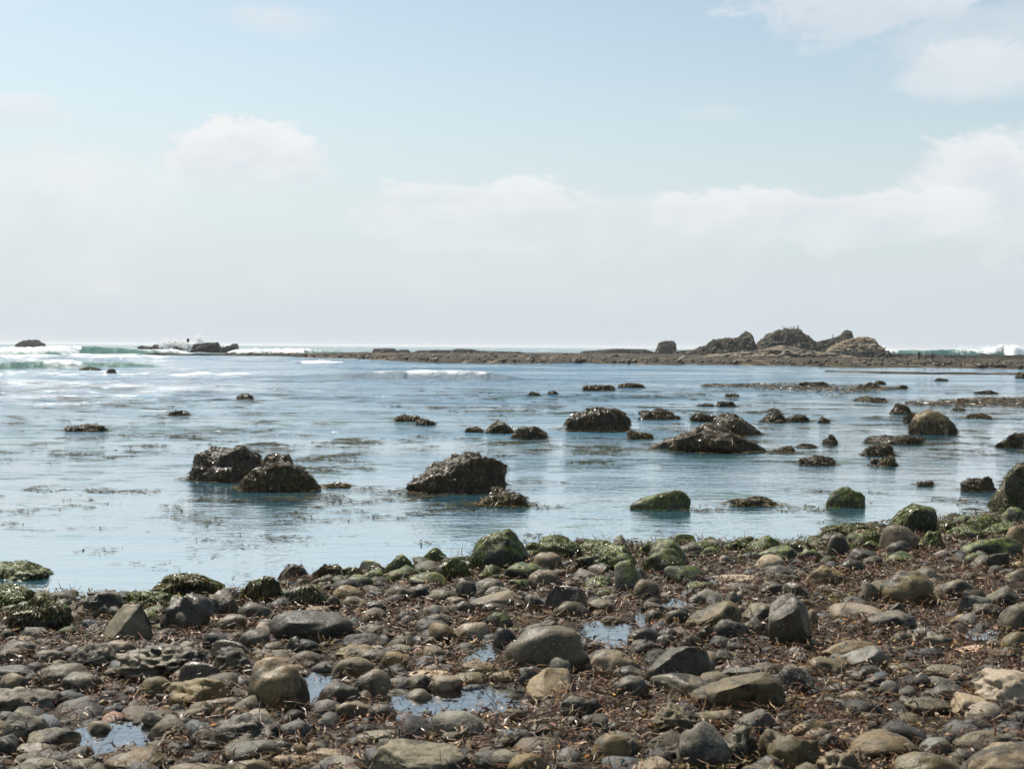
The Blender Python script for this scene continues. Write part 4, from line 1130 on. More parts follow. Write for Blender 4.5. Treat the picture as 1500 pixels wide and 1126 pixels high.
S(598, 981, 670, 998, 'pale', 's', k=0.25); S(663, 984, 716, 1004, 'olive', 'r'); S(716, 981, 759, 1000, 'olive', 'r'); S(598, 987, 634, 1015, 'grey', 'r'); S(627, 988, 677, 1014, 'tan', 'r'); S(592, 1008, 636, 1040, 'grey', 'r', 'wet glinting grey rock standing in the end of the long pool', k=0.1, depth=1.0)
S(859, 939, 887, 957, 'tan', 'r'); S(759, 974, 802, 1003, 'grey', 'p'); S(794, 962, 837, 996, 'blue', 'r', 'dark banded blue-grey stone below the largest olive boulder'); S(771, 983, 848, 1031, 'tan', 'a', 'fan-shaped tan rock with a broken lower edge', planes=((0.1, -0.4, 0.9, 0.3),)); S(848, 949, 937, 993, 'tan', 'r', 'broad smooth tan boulder touching the largest olive boulder', seed=28)
S(829, 960, 864, 982, 'dark', 'r'); S(718, 1008, 777, 1028, 'pale', 'p', k=0.2); S(631, 1040, 677, 1059, 'olive', 'r'); S(819, 1017, 885, 1053, 'grey', 'p', 'pink-topped grey rock in litter below the fan-shaped rock'); S(849, 1046, 897, 1071, 'dark', 'r'); S(770, 1060, 810, 1078, 'dark', 'r')
S(827, 1049, 852, 1068, 'dark', 'r'); S(883, 1057, 908, 1075, 'grey', 'r'); S(638, 1071, 682, 1091, 'pit', 'p'); S(690, 1094, 772, 1132, 'grey', 'r', 'rounded tan-grey boulder beside the red-stained slab'); S(743, 1101, 802, 1136, 'tan', 'r'); S(863, 1074, 926, 1122, 'tan', 'r', 'egg-shaped tan stone standing alone in brown litter', seed=29, cuts=2, low=0.08)
S(747, 1069, 787, 1093, 'pit', 'p'); S(943, 942, 1044, 1003, 'dark', 's', 'slanting dark slab with a white barnacled edge', planes=((-0.5, -0.1, 0.8, 0.4), (0.1, -0.9, 0.3, 0.4)), cuts=5); S(918, 918, 966, 951, 'dark', 'r'); S(962, 919, 995, 938, 'dark', 'r'); S(955, 928, 992, 953, 'dark', 'r')
S(919, 936, 962, 960, 'grey', 'r'); S(997, 929, 1032, 951, 'dark', 'p'); S(1041, 952, 1075, 975, 'pit', 'p'); S(1053, 974, 1112, 995, 'blue', 's'); S(953, 984, 1047, 1022, 'grey', 's', 'plain grey slab beside the long shaded boulder', k=0.3); S(1010, 981, 1152, 1044, 'olive', 'r', 'long tan boulder with pitted crest and deep black shade beneath', seed=37, depth=0.55, planes=((0.0, -0.95, -0.25, 0.6), (-0.5, 0, 0.8, 0.55)))
S(898, 974, 947, 998, 'grey', 'r'); S(898, 989, 952, 1023, 'dark', 'r'); S(1138, 972, 1198, 1015, 'pit', 'p'); S(1151, 1017, 1174, 1030, 'pale', 'r'); S(947, 1031, 1026, 1078, 'pit', 'p', 'honeycombed dark rock behind the cylinder-shaped stone', pits=0.3)
S(938, 1071, 1012, 1110, 'dark', 's', 'dark stone with pale curving bands'); S(990, 1059, 1072, 1130, 'grey', 'r', 'round skull-like grey boulder with small holes', seed=45); S(1056, 1062, 1112, 1122, 'grey', 'p', 'hollowed grey boulder with one deep dark hole', pits=0.35, seed=47)
S(1068, 1036, 1144, 1076, 'grey', 's', k=0.2); S(1153, 1053, 1220, 1079, 'tan', 's', depth=0.5); S(1112, 1068, 1214, 1132, 'olive', 'l', 'lumpy olive boulder beside an orange-tan holed stone'); S(1103, 1106, 1152, 1136, 'grey', 'r'); S(1073, 1116, 1162, 1150, 'tan', 'r'); S(916, 1082, 938, 1108, 'grey', 'r')
S(923, 1110, 992, 1136, 'pale', 's', k=0.2); S(1324, 1020, 1394, 1047, 'olive', 'r', 'single olive stone in open litter near the pinkish slab'); S(1238, 1068, 1355, 1116, 'tan', 'a', 'angular tan boulder with a black undercut', planes=((0.05, -0.8, -0.5, 0.5),), seed=49); S(1345, 1079, 1394, 1106, 'blue', 'r', 'smooth grey and white stone beside the undercut boulder')
S(1398, 1070, 1490, 1102, 'olive', 'r', depth=0.5); S(1400, 1078, 1640, 1190, 'tan', 'r', 'huge smooth tan boulder rising from the front of the beach', depth=0.6, seed=51, cuts=3, low=0.08); S(1306, 1098, 1414, 1155, 'olive', 'r', 'rounded olive boulder beside the huge smooth one'); S(1196, 1096, 1272, 1150, 'tan', 'p', 'orange-tan stone with a round hole in its top', pits=0.25, seed=53)
S(1403, 1050, 1454, 1071, 'olive', 'r'); S(1227, 1072, 1260, 1086, 'pale', 'r'); S(1388, 1095, 1432, 1113, 'grey', 'l'); S(1198, 1073, 1240, 1103, 'dark', 'r')


def cylinder_stone():
    """the blunt log-shaped stone"""
    c, (a, b, h) = fit_box(996, 1040, 1077, 1068, ground_z, 0.5, 0.5)
    n_, m2 = 40, 30
    xx = np.linspace(-1, 1, m2); th = np.linspace(0, 2 * math.pi, n_, endpoint=False)
    pr = np.where(xx < 0.9, np.interp(xx, [-1, -0.92, -0.6, 0, 0.9, 1], [0.0, 0.5, 0.78, 0.92, 1.0, 1.0]), 1.0)
    pr[-1] = 0.0; pr[-2] = 0.96; xx[-1] = xx[-2]
    V = np.stack([np.repeat(xx[:, None], n_, 1) * a, np.cos(th)[None] * pr[:, None] * b * 0.9, np.sin(th)[None] * pr[:, None] * h], -1).reshape(-1, 3)
    V += (fbm(V * 9, 3, 3) * 0.006)[:, None]
    i = np.arange((m2 - 1) * n_); r_, q = i // n_, i % n_
    F_ = np.stack([r_ * n_ + q, r_ * n_ + (q + 1) % n_, (r_ + 1) * n_ + (q + 1) % n_, (r_ + 1) * n_ + q], 1)
    o = add('beach_stone', mesh_from('beach_stone', V, F_, M['olive']), loc=c)
    o.rotation_euler = (0, rad(-5), rad(-8))
    tag(o, 'blunt cylinder-shaped tan stone lying behind the skull-like boulder', 'stone')
    FOOT.append((c[0], c[1], a, b, c[2] + h))


cylinder_stone()

# ------------------------------------------------------------------ rocks standing in the lagoon
def zero(x, y):
    return 0.0


def sea_rock(x0, y0, x1, y1, label, n=None, L=0.13, Wd=0.028, fs=0.5, pal=KELP, kind='kelprock', sty='l', group=None, name='weedy_rock', depth=0.75, seed=None, k=-0.12, planes=(), weed=True, side=0.45, **kw):
    c, (a, b, h) = fit_box(x0, y0, x1, y1, zero, k, depth)
    NSTONE[0] += 1
    sd = seed or 3000 + NSTONE[0]
    wpx = x1 - x0
    st = dict(STYLE[sty]); st.update(kw)
    v, f = rock_unit(sd, 5 if wpx > 100 else 4 if wpx > 30 else 3, planes=planes, **st)
    v = v * np.array([a, b, h])
    zb = -(c[2] + 0.55)                                   # reach down to the lagoon bed
    low = v[:, 2] < -c[2]
    v[low, 2] = -c[2] + (v[low, 2] + c[2]) * max(1.0, (-zb - c[2]) / max(h - c[2], 0.02))
    o = add(name, mesh_from(name, v, f, M[kind]), loc=c)
    tag(o, label, 'rock', group)
    (SEATIPS if group else SEAHEROES).append((o, c, wpx))
    FOOT.append((c[0], c[1], a, b, c[2] + h))
    if weed:
        area = a * b * 3.1 + (a + b) * max(h + c[2], 0.05) * 3.1
        L *= fs; Wd *= fs * 0.8
        n = n or int(np.clip(area * 4200 / (L / 0.055), 160, 3700))
        fronds_on(v, f, c, n, L, Wd, pal, sd + 1, o, zmin=-0.03, up_only=-0.5, droop=0.4, K=2, side=side, spread=0.38 if side > 1 else 0.75)
        rg_ = np.random.default_rng(sd + 7)                    # loose fronds floating round its foot
        m = int(np.clip(wpx * 4, 40, 420))
        an = rg_.uniform(0, 2 * math.pi, m); rr = 0.93 + np.abs(rg_.normal(0, 0.16, m))
        Pk = np.stack([a * rr * np.cos(an), b * rr * np.sin(an), np.full(m, 0.012 - c[2]) + np.interp(c[1], [10, 25, 45, 75, 110], [0.001, 0.005, 0.02, 0.04, 0.05])], -1)
        Dk = np.stack([np.cos(an), np.sin(an), np.zeros(m)], -1) + rg_.normal(0, 0.6, (m, 3)) * (1, 1, 0)
        Nk = np.zeros((m, 3)); Nk[:, 2] = 1
        V_, F_, C_k = ribbons(Pk, Dk, Nk, rg_.uniform(0.5, 1.6, m) * L, rg_.uniform(0.8, 2.2, m) * Wd, np.zeros(m), pick(rg_, pal, m, 0.4), K=2, curl=0.4, rng=rg_, roll_s=0.08, lift_s=0.02)
        stuff(add('floating_fronds', mesh_from('floating_fronds', V_, F_, M['floatweed'], cols=C_k), parent=o))
    return o


R_ = sea_rock
SEATIPS = []; SEAHEROES = []
R_(270, 646, 410, 707, 'broad weed-draped rock joined to a steeper peaked one', seed=301, sty='r', low=0.2, mid=0.12, fine=0.05)
R_(348, 659, 474, 720, 'steep peaked rock hung with olive weed, touching a broader one', seed=302, planes=((0.6, 0, 0.75, 0.72),), depth=0.8, pal=KELPO, mid=0.12, fine=0.05)
R_(596, 657, 744, 724, 'largest weed-draped rock with one raised shoulder', seed=303, sty='r', planes=((-0.45, -0.1, 0.85, 0.6), (0.97, 0, 0.1, 0.86)), low=0.25, mid=0.10, fine=0.05)
R_(702, 714, 777, 742, 'small weedy rock awash at the foot of the largest weed-draped rock', pal=KELPO, seed=304)
R_(829, 596, 923, 632, 'smooth domed rock with long weed combed straight down', L=0.30, Wd=0.05, seed=305, sty='r', side=1.6, k=0.05)
R_(932, 598, 996, 615, 'low weedy hump beside the smooth domed rock', L=0.2, Wd=0.04)
R_(918, 630, 959, 644, 'small flat brown weedy hump in front of the smooth domed rock', L=0.15, Wd=0.03, pal=KELPO)
R_(955, 618, 1119, 664, 'wide conical mound of brown weed', L=0.2, Wd=0.035, seed=306, planes=((-0.5, 0, 0.8, 0.5), (0.5, 0, 0.8, 0.5)), pal=KELPO, depth=0.9)
R_(1034, 603, 1118, 638, 'dark rounded weedy rock touching the back of the wide conical mound', L=0.2, Wd=0.035, seed=307, sty='r')
R_(1010, 605, 1052, 618, 'low dark weedy rock seaward of the wide conical mound', L=0.2, Wd=0.035)
R_(707, 616, 753, 634, 'small knobbed weedy rock, taller of a linked pair', L=0.15, Wd=0.03)
R_(750, 623, 804, 643, 'small ragged weedy rock, longer of a linked pair', L=0.15, Wd=0.03, pal=KELPO)
R_(682, 625, 710, 632, 'weed-covered rock tip barely above the lagoon', L=0.12, Wd=0.03, group='barely awash rock tips')
R_(1107, 603, 1153, 619, 'low weedy rock beside the dark rounded one', L=0.2, Wd=0.035)
R_(1149, 608, 1186, 618, 'flat weedy rock at the end of a chain of three', L=0.2, Wd=0.035)
R_(1197, 610, 1216, 619, 'weed-covered rock tip barely above the lagoon', L=0.12, Wd=0.03, group='barely awash rock tips')
o = R_(1333, 596, 1403, 637, 'tall rounded rock bare and tan on top with dark weedy flanks', L=0.15, Wd=0.03, seed=308, sty='r', kind='olive', weed=False)
v = np.array([x.co[:] for x in o.data.vertices]); f = np.array([p_.vertices[:] for p_ in o.data.polygons])
fronds_on(v[:, :] * 1.0, f[v[f][:, :, 2].mean(1) < 0.62 * v[:, 2].max()], np.array(o.location), 2600, 0.14, 0.018, KELP, 77, o, zmin=-0.05, up_only=-1, K=3)
R_(1304, 589, 1336, 607, 'dark square weedy rock behind the tall tan-topped rock', L=0.15, Wd=0.03, sty='r')
R_(1324, 606, 1348, 620, 'small dark rock against the foot of the tan-topped rock', L=0.12, Wd=0.03)
R_(1205, 635, 1229, 651, 'small round weedy rock standing alone in open water', L=0.1, Wd=0.025)
R_(1261, 649, 1313, 668, 'ragged weedy rock, upper of a close pair', L=0.12, Wd=0.028)
R_(1274, 666, 1313, 683, 'orange-tinged weedy rock, lower of a close pair', L=0.12, Wd=0.028, pal=KELPO)
R_(1271, 637, 1352, 651, 'long low strip of weedy rock in front of the tan-topped rock', L=0.12, Wd=0.028)
R_(1169, 667, 1226, 682, 'flat-topped dark weedy rock alone between open water and the shore', L=0.12, Wd=0.028)
R_(1134, 653, 1163, 661, 'weed-covered rock tip barely above the lagoon', L=0.12, Wd=0.03, group='barely awash rock tips')
R_(1157, 650, 1197, 656, 'weed-covered rock tip barely above the lagoon', L=0.12, Wd=0.03, group='barely awash rock tips')
R_(922, 717, 1013, 748, 'low smooth green rock in calm water', pal=ULVA, L=0.06, Wd=0.014, kind='moss', seed=309, sty='r')
R_(1208, 711, 1265, 744, 'small dome of green weed in calm water', pal=ULVA, L=0.06, Wd=0.014, kind='moss', seed=310, sty='r')
R_(1448, 674, 1600, 762, 'tall steep dark rock with green weed hanging to the water', pal=ULVA + KELP, L=0.16, Wd=0.022, kind='dark', seed=311, sty='a', planes=((-0.95, -0.1, 0.1, 0.72), (0, 0, 1, 0.8)), n=5500, k=0.1)
R_(1406, 696, 1457, 720, 'ragged weed clump at the foot of the tall steep rock', L=0.1, Wd=0.025)
R_(1459, 631, 1545, 657, 'broad weedy rock out beyond the tall steep rock', L=0.14, Wd=0.03)
R_(1064, 727, 1144, 742, 'flat raft of brown weed floating in calm water', pal=KELPO, L=0.12, Wd=0.02)
R_(1339, 704, 1367, 712, 'weed-covered rock tip barely above the lagoon', L=0.1, Wd=0.02, group='barely awash rock tips')
R_(92, 621, 157, 632, 'long thin weed-covered rock alone in open lagoon far from the reef rocks', L=0.15, Wd=0.03)
for q in [(246, 602, 281, 609), (576, 607, 616, 616), (609, 614, 637, 621), (347, 576, 374, 585), (774, 574, 791, 580), (802, 572, 819, 578), (1281, 557, 1297, 563), (1312, 563, 1331, 570), (1368, 553, 1389, 558), (1426, 572, 1460, 577), (1409, 605, 1452, 613), (1487, 543, 1512, 554), (114, 537, 149, 543), (156, 539, 171, 546), (1062, 577, 1082, 581), (1250, 581, 1302, 588), (1020, 590, 1046, 596), (1048, 588, 1078, 596), (1330, 605, 1350, 612), (480, 707, 512, 713), (1118, 599, 1146, 603), (1275, 586, 1297, 590), (1395, 597, 1414, 602)]:
    R_(*q, 'weed-covered rock tip barely above the lagoon', L=0.2, Wd=0.05, pal=KELPO if q[1] % 2 else KELP, group='barely awash rock tips', sty='l')
R_(854, 564, 901, 572, 'brown low rock, longer of two lying far out before the reef', L=0.3, Wd=0.06, pal=KELPO)
R_(907, 561, 946, 569, 'green-brown low rock, shorter of two lying far out before the reef', L=0.3, Wd=0.06, pal=KELPO)
R_(1168, 559, 1212, 567, 'weedy hump midway along the long weed bank', L=0.3, Wd=0.06)
R_(1255, 560, 1290, 570, 'weedy hump at the end of the long weed bank', L=0.3, Wd=0.06)


def short(label):
    ws = []
    for w in label.replace(',', ' ,').split():
        if w in STOPS or w == ',': break
        ws.append(w)
    return ' '.join(ws[:6])


STOPS = {'with', 'lying', 'in', 'beside', 'behind', 'right', 'left', 'at', 'of', 'jutting', 'below', 'reaching', 'against', 'above', 'below', 'under', 'rising', 'standing', 'tilted', 'among', 'between', 'furred', 'sloping', 'ringed', 'from', 'leaning', 'running', 'tapering', 'crusted', 'eaten', 'alone', 'joined', 'hung', 'out', 'awash', 'touching', 'bare', 'floating'}
for (o, c, wpx) in SEATIPS:
    j = int(np.argmin([np.hypot(c[0] - q[1][0], c[1] - q[1][1]) for q in SEAHEROES]))
    dy = c[1] - SEAHEROES[j][1][1]
    w_ = wpx * c[1] / F
    o['label'] = f"{'tiny' if w_ < 0.7 else 'long' if w_ > 1.6 else 'small'} weed-covered rock tip {'seaward' if dy > 0 else 'shoreward'} of the {short(SEAHEROES[j][0]['label'])}"


def weed_bank(pts_near, pts_back, label, n, seed, z=0.05):
    """a shoal of weed just breaking the surface"""
    rng = np.random.default_rng(seed)
    b0 = (pts_near[0][0] - 750) / F; b1 = (pts_near[-1][0] - 750) / F
    nb, nr = 160, 14
    b = np.linspace(b0, b1, nb)
    dn = poly_line(pts_near, 0, b); db = np.maximum(poly_line(pts_back, 0, b), dn + 0.2)
    tt = np.linspace(0, 1, nr)
    Y = dn[None] + (db - dn)[None] * tt[:, None]; X = b[None] * Y
    e = np.sin(math.pi * tt)[:, None] * np.sin(math.pi * np.linspace(0, 1, nb))[None] ** 0.3
    Z = -0.5 + e * (0.5 + z + 0.10 * fbm2(X / 1.2, Y / 2.0, seed, 4))
    c = np.array([X.mean(), Y.mean(), 0])
    o = add('weed_bank', mesh_from('weed_bank', np.stack([X, Y, Z], -1).reshape(-1, 3) - c, grid_faces(nr, nb), M['kelprock']), loc=c)
    tag(o, label, 'seaweed')
    bi = rng.uniform(b0, b1, n); ti = np.clip(rng.normal(0.5, 0.26, n), -0.05, 1.05)
    d1 = np.interp(bi, b, dn); d2 = np.interp(bi, b, db)
    y = d1 + (d2 - d1) * ti; x = bi * y
    P = np.stack([x, y, np.full(n, 0.02) + rng.uniform(0, z + 0.05, n)], -1) - c
    N = np.zeros((n, 3)); N[:, 2] = 1
    D = rng.normal(0, 1, (n, 3)); D[:, 2] = 0.03
    V, F2, C2 = ribbons(P, D, N, rng.uniform(0.12, 0.4, n), rng.uniform(0.025, 0.06, n), np.full(n, 0.03), pick(rng, KELPO + REDW, n, 0.4), K=2, curl=0.1, rng=rng)
    stuff(add('seaweed', mesh_from('seaweed', V, F2, M['weed'], cols=C2), parent=o))


weed_bank([(1030, 567), (1100, 569), (1160, 575), (1230, 579), (1280, 574), (1312, 571)], [(1030, 564.5), (1100, 563), (1160, 562.5), (1230, 565), (1280, 566.5), (1312, 569)], 'long brown weed bank just breaking the still lagoon', 2600, 5)
weed_bank([(1330, 594), (1380, 597), (1440, 598), (1500, 599), (1600, 602)], [(1330, 591), (1380, 588), (1440, 585), (1500, 586), (1600, 590)], 'brown weed bank behind the tall tan-topped rock', 2200, 6)
weed_bank([(1395, 590), (1450, 590), (1510, 588)], [(1395, 588), (1450, 584), (1510, 584)], 'thin strip of weed beyond the bank behind the tan-topped rock', 700, 8)

# scattered floating weed over the lagoon
rng = np.random.default_rng(99)
N0 = 700000
y = 10 + rng.random(N0) ** 0.8 * 80
b = rng.uniform(-0.42, 0.42, N0)
x = b * y
sea_side = y > shore_y(x) + 0.4
m1 = fbm2(x / 1.7, y / 1.1, 51, 5); m2 = fbm2(x / 14, y / 6, 53, 3)
dens = np.interp(y, [10, 14, 18, 24, 40, 60, 90], [0.05, 0.15, 0.5, 1.0, 0.9, 0.6, 0.2])
keep = sea_side & (m1 + 0.3 * m2 > 0.26) & (fbm2(x / 0.55, y / 0.5, 57, 3) > 0.06) & (rng.random(N0) < dens * 0.8)
x, y = x[keep], y[keep]
n = len(x)
P = np.stack([x, y, rng.uniform(0.004, 0.014, n) + np.interp(y, [10, 25, 45, 75, 110], [0.001, 0.004, 0.012, 0.03, 0.04])], -1)
Nn = np.zeros((n, 3)); Nn[:, 2] = 1
D = rng.normal(0, 1, (n, 3)); D[:, 2] = 0; D[:, 0] *= 1.6
sc_ = np.interp(y, [10, 20, 60, 90], [0.6, 1.2, 2.2, 2.6])
V, F2, C2 = ribbons(P, D, Nn, rng.uniform(0.04, 0.17, n) * sc_, rng.uniform(0.012, 0.036, n) * sc_, np.zeros(n), pick(rng, [(4, (0.030, 0.034, 0.013)), (3, (0.055, 0.05, 0.02)), (2, (0.085, 0.065, 0.028)), (1, (0.08, 0.10, 0.04))], n, 0.4), K=1, rng=rng, roll_s=0.06, lift_s=0.02)
o = stuff(add('floating_seaweed', mesh_from('floating_seaweed', V, F2, M['floatweed'], cols=C2)))
o['label'] = 'loose strands of seaweed drifting in streaks over the lagoon'
o['category'] = 'seaweed'
# ------------------------------------------------------------------ smaller cobbles and litter filling the beach
FT = np.array(FOOT)


def clear_of(x, y, r, slack=0.85):
    ok = np.ones(len(x), bool)
    for (fx, fy, fa, fb, _) in FT:
        ok &= ((x - fx) / (fa * slack + r)) ** 2 + ((y - fy) / (fb * slack + r)) ** 2 > 1
    return ok


rng = np.random.default_rng(123)


def beach_points(n, ymin=3.6, ymax=22.5):
    yy = ymin + (ymax - ymin) * rng.random(n) ** 1.25
    xx = rng.uniform(-1, 1, n) * (0.43 * (yy + 1.0) + 1.9)
    k = yy < shore_y(xx) + 0.15
    return xx[k], yy[k]


# individual mid-size cobbles in the gaps
cx, cy = beach_points(9000, 4.6, 17)
cr = np.clip(0.035 + rng.gamma(2.0, 0.018, len(cx)), 0.035, 0.13)
ok = clear_of(cx, cy, cr * 0.8, 0.95) & ~in_pool(cx, cy, 1.15)
cx, cy, cr = cx[ok], cy[ok], cr[ok]
taken = []
kinds = ['tan', 'olive', 'grey', 'grey', 'dark', 'dark', 'pit', 'blue']
LIB = {kk: [rock_unit(500 + 10 * j + i, 3, **STYLE['rrap'[j % 4]]) for j in range(4)] for i, kk in enumerate(set(kinds))}
order = np.argsort(-cr)
for i in order:
    if len(taken) >= 85: break
    if all((cx[i] - a_) ** 2 + (cy[i] - b_) ** 2 > (1.15 * (cr[i] + r_)) ** 2 for a_, b_, r_ in taken):
        taken.append((cx[i], cy[i], cr[i]))
        s = shore_y(cx[i]) - cy[i]
        kk = kinds[rng.integers(len(kinds))] if s > 1.6 else ['green', 'moss', 'dark', 'green'][rng.integers(4)]
        v, f = LIB.get(kk, LIB['dark'])[rng.integers(4)]
        h = cr[i] * rng.uniform(0.45, 0.8)
        v = (v * np.array([cr[i], cr[i] * rng.uniform(0.6, 0.9), h])) @ np.array(Matrix.Rotation(rng.uniform(-0.5, 0.5), 3, 'Z')).T
        o = add('beach_stone', mesh_from('beach_stone', v, f, M[kk]), loc=(cx[i], cy[i], float(ground_z(cx[i], cy[i])) + 0.25 * h))
        tag(o, GROUPLAB[kk][0], 'stone', GROUPLAB[kk][1])
        PLAIN.append((o, kk, 'r', 2 * cr[i], np.array(o.location)))
        FOOT.append((cx[i], cy[i], cr[i], cr[i] * 0.8, 0))
FT = np.array(FOOT)

# each lesser stone is told apart by its look and by the named stone it lies against
ADJ = {'tan': 'tan', 'olive': 'olive-brown', 'grey': 'grey', 'blue': 'blue-grey', 'dark': 'dark', 'pit': 'pitted grey', 'pale': 'pale', 'pink': 'salmon', 'green': 'green-streaked', 'moss': 'weed-furred dark'}
SHP = {'r': 'rounded', 'a': 'angular', 'p': 'knobbly', 'l': 'lumpy', 's': 'slab-like'}
for (o, kk, sty, size, c) in PLAIN:
    dd = [np.hypot(c[0] - q[1][0], c[1] - q[1][1]) for q in HEROES]
    j = int(np.argmin(dd)); hl, hc = HEROES[j]
    dx, dy = c[0] - hc[0], c[1] - hc[1]
    rel = 'on the seaward side of' if dy > abs(dx) else 'on the landward side of' if -dy > abs(dx) else 'alongside'
    sz = 'small' if size < 0.16 else 'large' if size > 0.36 else 'medium'
    o['label'] = f"{sz} {SHP[sty]} {ADJ[kk]} stone {rel} the {short(hl)}"

# the uncountable rest: shingle
lib1 = [rock_unit(850 + i, 1, **STYLE['rrsa'[i % 4]])[0] for i in range(16)]
lib = [rock_unit(800 + i, 2, **STYLE['rrsa'[i % 4]])[0] for i in range(16)]
lf = ICO[2][1]; ln = len(lib[0])
cx, cy = beach_points(34000)
cr = np.clip(0.016 + rng.gamma(1.7, 0.019, len(cx)), 0.016, 0.11)
cr = np.where(shore_y(cx) - cy < 1.4, cr * 1.4, cr)
ok = clear_of(cx, cy, cr * 0.3, 0.85) & ~in_pool(cx, cy, 1.12)
cx, cy, cr = cx[ok], cy[ok], cr[ok]
patchm = fbm2(cx * 0.9, cy * 0.9, 91, 3)                       # stony patches and weedy patches
keep = rng.random(len(cx)) < np.clip(0.55 + 0.75 * patchm, 0.12, 1)
cx, cy, cr = cx[keep], cy[keep], cr[keep]
o_ = np.argsort(-cr); sel = []; gridc = {}
for i in o_:
    gk = (int(cx[i] / 0.18), int(cy[i] / 0.18)); bad = False
    for dx in (-1, 0, 1):
        for dy in (-1, 0, 1):
            for j in gridc.get((gk[0] + dx, gk[1] + dy), ()):
                if (cx[i] - cx[j]) ** 2 + (cy[i] - cy[j]) ** 2 < (0.8 * (cr[i] + cr[j])) ** 2:
                    bad = True; break
            if bad: break
        if bad: break
    if not bad:
        sel.append(i); gridc.setdefault(gk, []).append(i)
sel = np.array(sel)[:6500]
gz = ground_z(cx[sel], cy[sel]); sdist = shore_y(cx[sel]) - cy[sel]
VV = []; CC = []; FF = []; nv_ = 0
PAL = np.array([(0.125, 0.098, 0.062), (0.10, 0.086, 0.055), (0.11, 0.10, 0.085), (0.075, 0.070, 0.060), (0.042, 0.038, 0.030), (0.034, 0.031, 0.025), (0.22, 0.185, 0.14), (0.085, 0.09, 0.09), (0.24, 0.145, 0.10)])
PW = np.array([4, 4, 4, 4, 4, 4, 1.0, 2, 0.25]); PW /= PW.sum()
PALG = np.array([(0.05, 0.062, 0.022), (0.08, 0.088, 0.035), (0.035, 0.034, 0.022), (0.09, 0.08, 0.055)])
for j, i in enumerate(sel):
    r = cr[i]
    small = r < 0.046
    v = (lib1 if small else lib)[rng.integers(16)] * np.array([r, r * rng.uniform(0.6, 1.0), r * rng.uniform(0.35, 0.75)])
    v = v @ rotm(rng, 0.35).T + np.array([cx[i], cy[i], gz[j] + 0.05 * r])
    VV.append(v); FF.append((ICO[1][1] if small else lf) + nv_); nv_ += len(v)
    c = PAL[rng.choice(len(PAL), p=PW)] if sdist[j] > rng.uniform(0.6, 2.6) else PALG[rng.integers(4)]
    CC.append(np.repeat((c * rng.uniform(0.7, 1.25))[None], len(v), 0))
fidx = np.concatenate(FF)
o = stuff(add('shingle', mesh_from('shingle', np.concatenate(VV), fidx, M['fill'], cols=np.concatenate(CC))))
o['label'] = 'small loose cobbles and shingle between the larger beach stones'
o['category'] = 'shingle'
# seaweed litter over the beach
LIT = [(5, (0.105, 0.050, 0.021)), (4, (0.155, 0.082, 0.034)), (4, (0.046, 0.024, 0.012)), (2.5, (0.20, 0.118, 0.048)), (2, (0.125, 0.042, 0.023)), (1.0, (0.30, 0.20, 0.095)), (1, (0.12, 0.10, 0.03)), (0.7, (0.38, 0.29, 0.18)), (0.8, (0.26, 0.125, 0.028))]
lx, ly = beach_points(400000)
pm = fbm2(lx * 0.9, ly * 0.9, 91, 3); pm2 = fbm2(lx * 2.6, ly * 2.6, 95, 3)
wetp = in_pool(lx, ly, 1.16)
keep = (rng.random(len(lx)) < np.clip(0.62 - 0.35 * pm + 0.35 * pm2, 0.12, 1)) & clear_of(lx, ly, 0.0, 0.68) & (~wetp | (rng.random(len(lx)) < 0.015))
lx, ly = lx[keep], ly[keep]
n = len(lx)
near_w = np.clip(1 - (shore_y(lx) - ly) / 2.2, 0, 1)
cols = pick(rng, LIT, n, 0.35)
gm = (rng.random(n) < near_w * 0.6) & (fbm2(lx * 1.3, ly * 1.3, 97, 3) > -0.25)
cols[gm] = pick(rng, ULVA + MIXW, int(gm.sum()), 0.35)
og = fbm2(lx * 1.1 + 7, ly * 1.6, 103, 3) > 0.62
cols[og] = pick(rng, [(2, (0.16, 0.085, 0.025)), (2, (0.20, 0.12, 0.03)), (1, (0.12, 0.05, 0.02)), (1, (0.15, 0.15, 0.03))], int(og.sum()), 0.3)
zz = ground_z(lx, ly)
for i in range(len(_pool)):
    inp = pool_r(lx, ly, i) < 1.1
    zz = np.where(inp, np.maximum(zz, _pool[i][4] + 0.002), zz)
P = np.stack([lx, ly, zz + rng.random(n) ** 1.5 * 0.065 + 0.003], -1)
Nn = rng.normal(0, 0.55, (n, 3)); Nn[:, 2] = 1; Nn /= np.linalg.norm(Nn, axis=1)[:, None]
D = rng.normal(0, 1, (n, 3)); D[:, 2] = rng.normal(0.05, 0.25, n)
s_ = np.interp(ly, [4, 8, 16], [0.8, 1.0, 1.35])
for (fx, fy, fa, fb, _) in FT:                                   # weed banked up against the stones
    e = np.sqrt(((lx - fx) / fa) ** 2 + ((ly - fy) / fb) ** 2)
    P[:, 2] += np.where(e < 1.25, 0.030 * rng.random(n) * np.clip(1.25 - e, 0, 0.5) * 2, 0)
long = rng.random(n) < 0.38
L_ = np.where(long, rng.uniform(0.05, 0.12, n), rng.uniform(0.015, 0.06, n)) * s_
W_ = np.where(long, rng.uniform(0.004, 0.009, n), rng.uniform(0.006, 0.018, n)) * s_
V, F2, C2 = ribbons(P, D, Nn, L_, W_, rng.uniform(0, 0.012, n), cols, K=2, curl=0.6, rng=rng)
o = stuff(add('seaweed_litter', mesh_from('seaweed_litter', V, F2, M['litter'], cols=C2)))
o['label'] = 'brown and red seaweed litter spread between the beach stones'
o['category'] = 'seaweed'
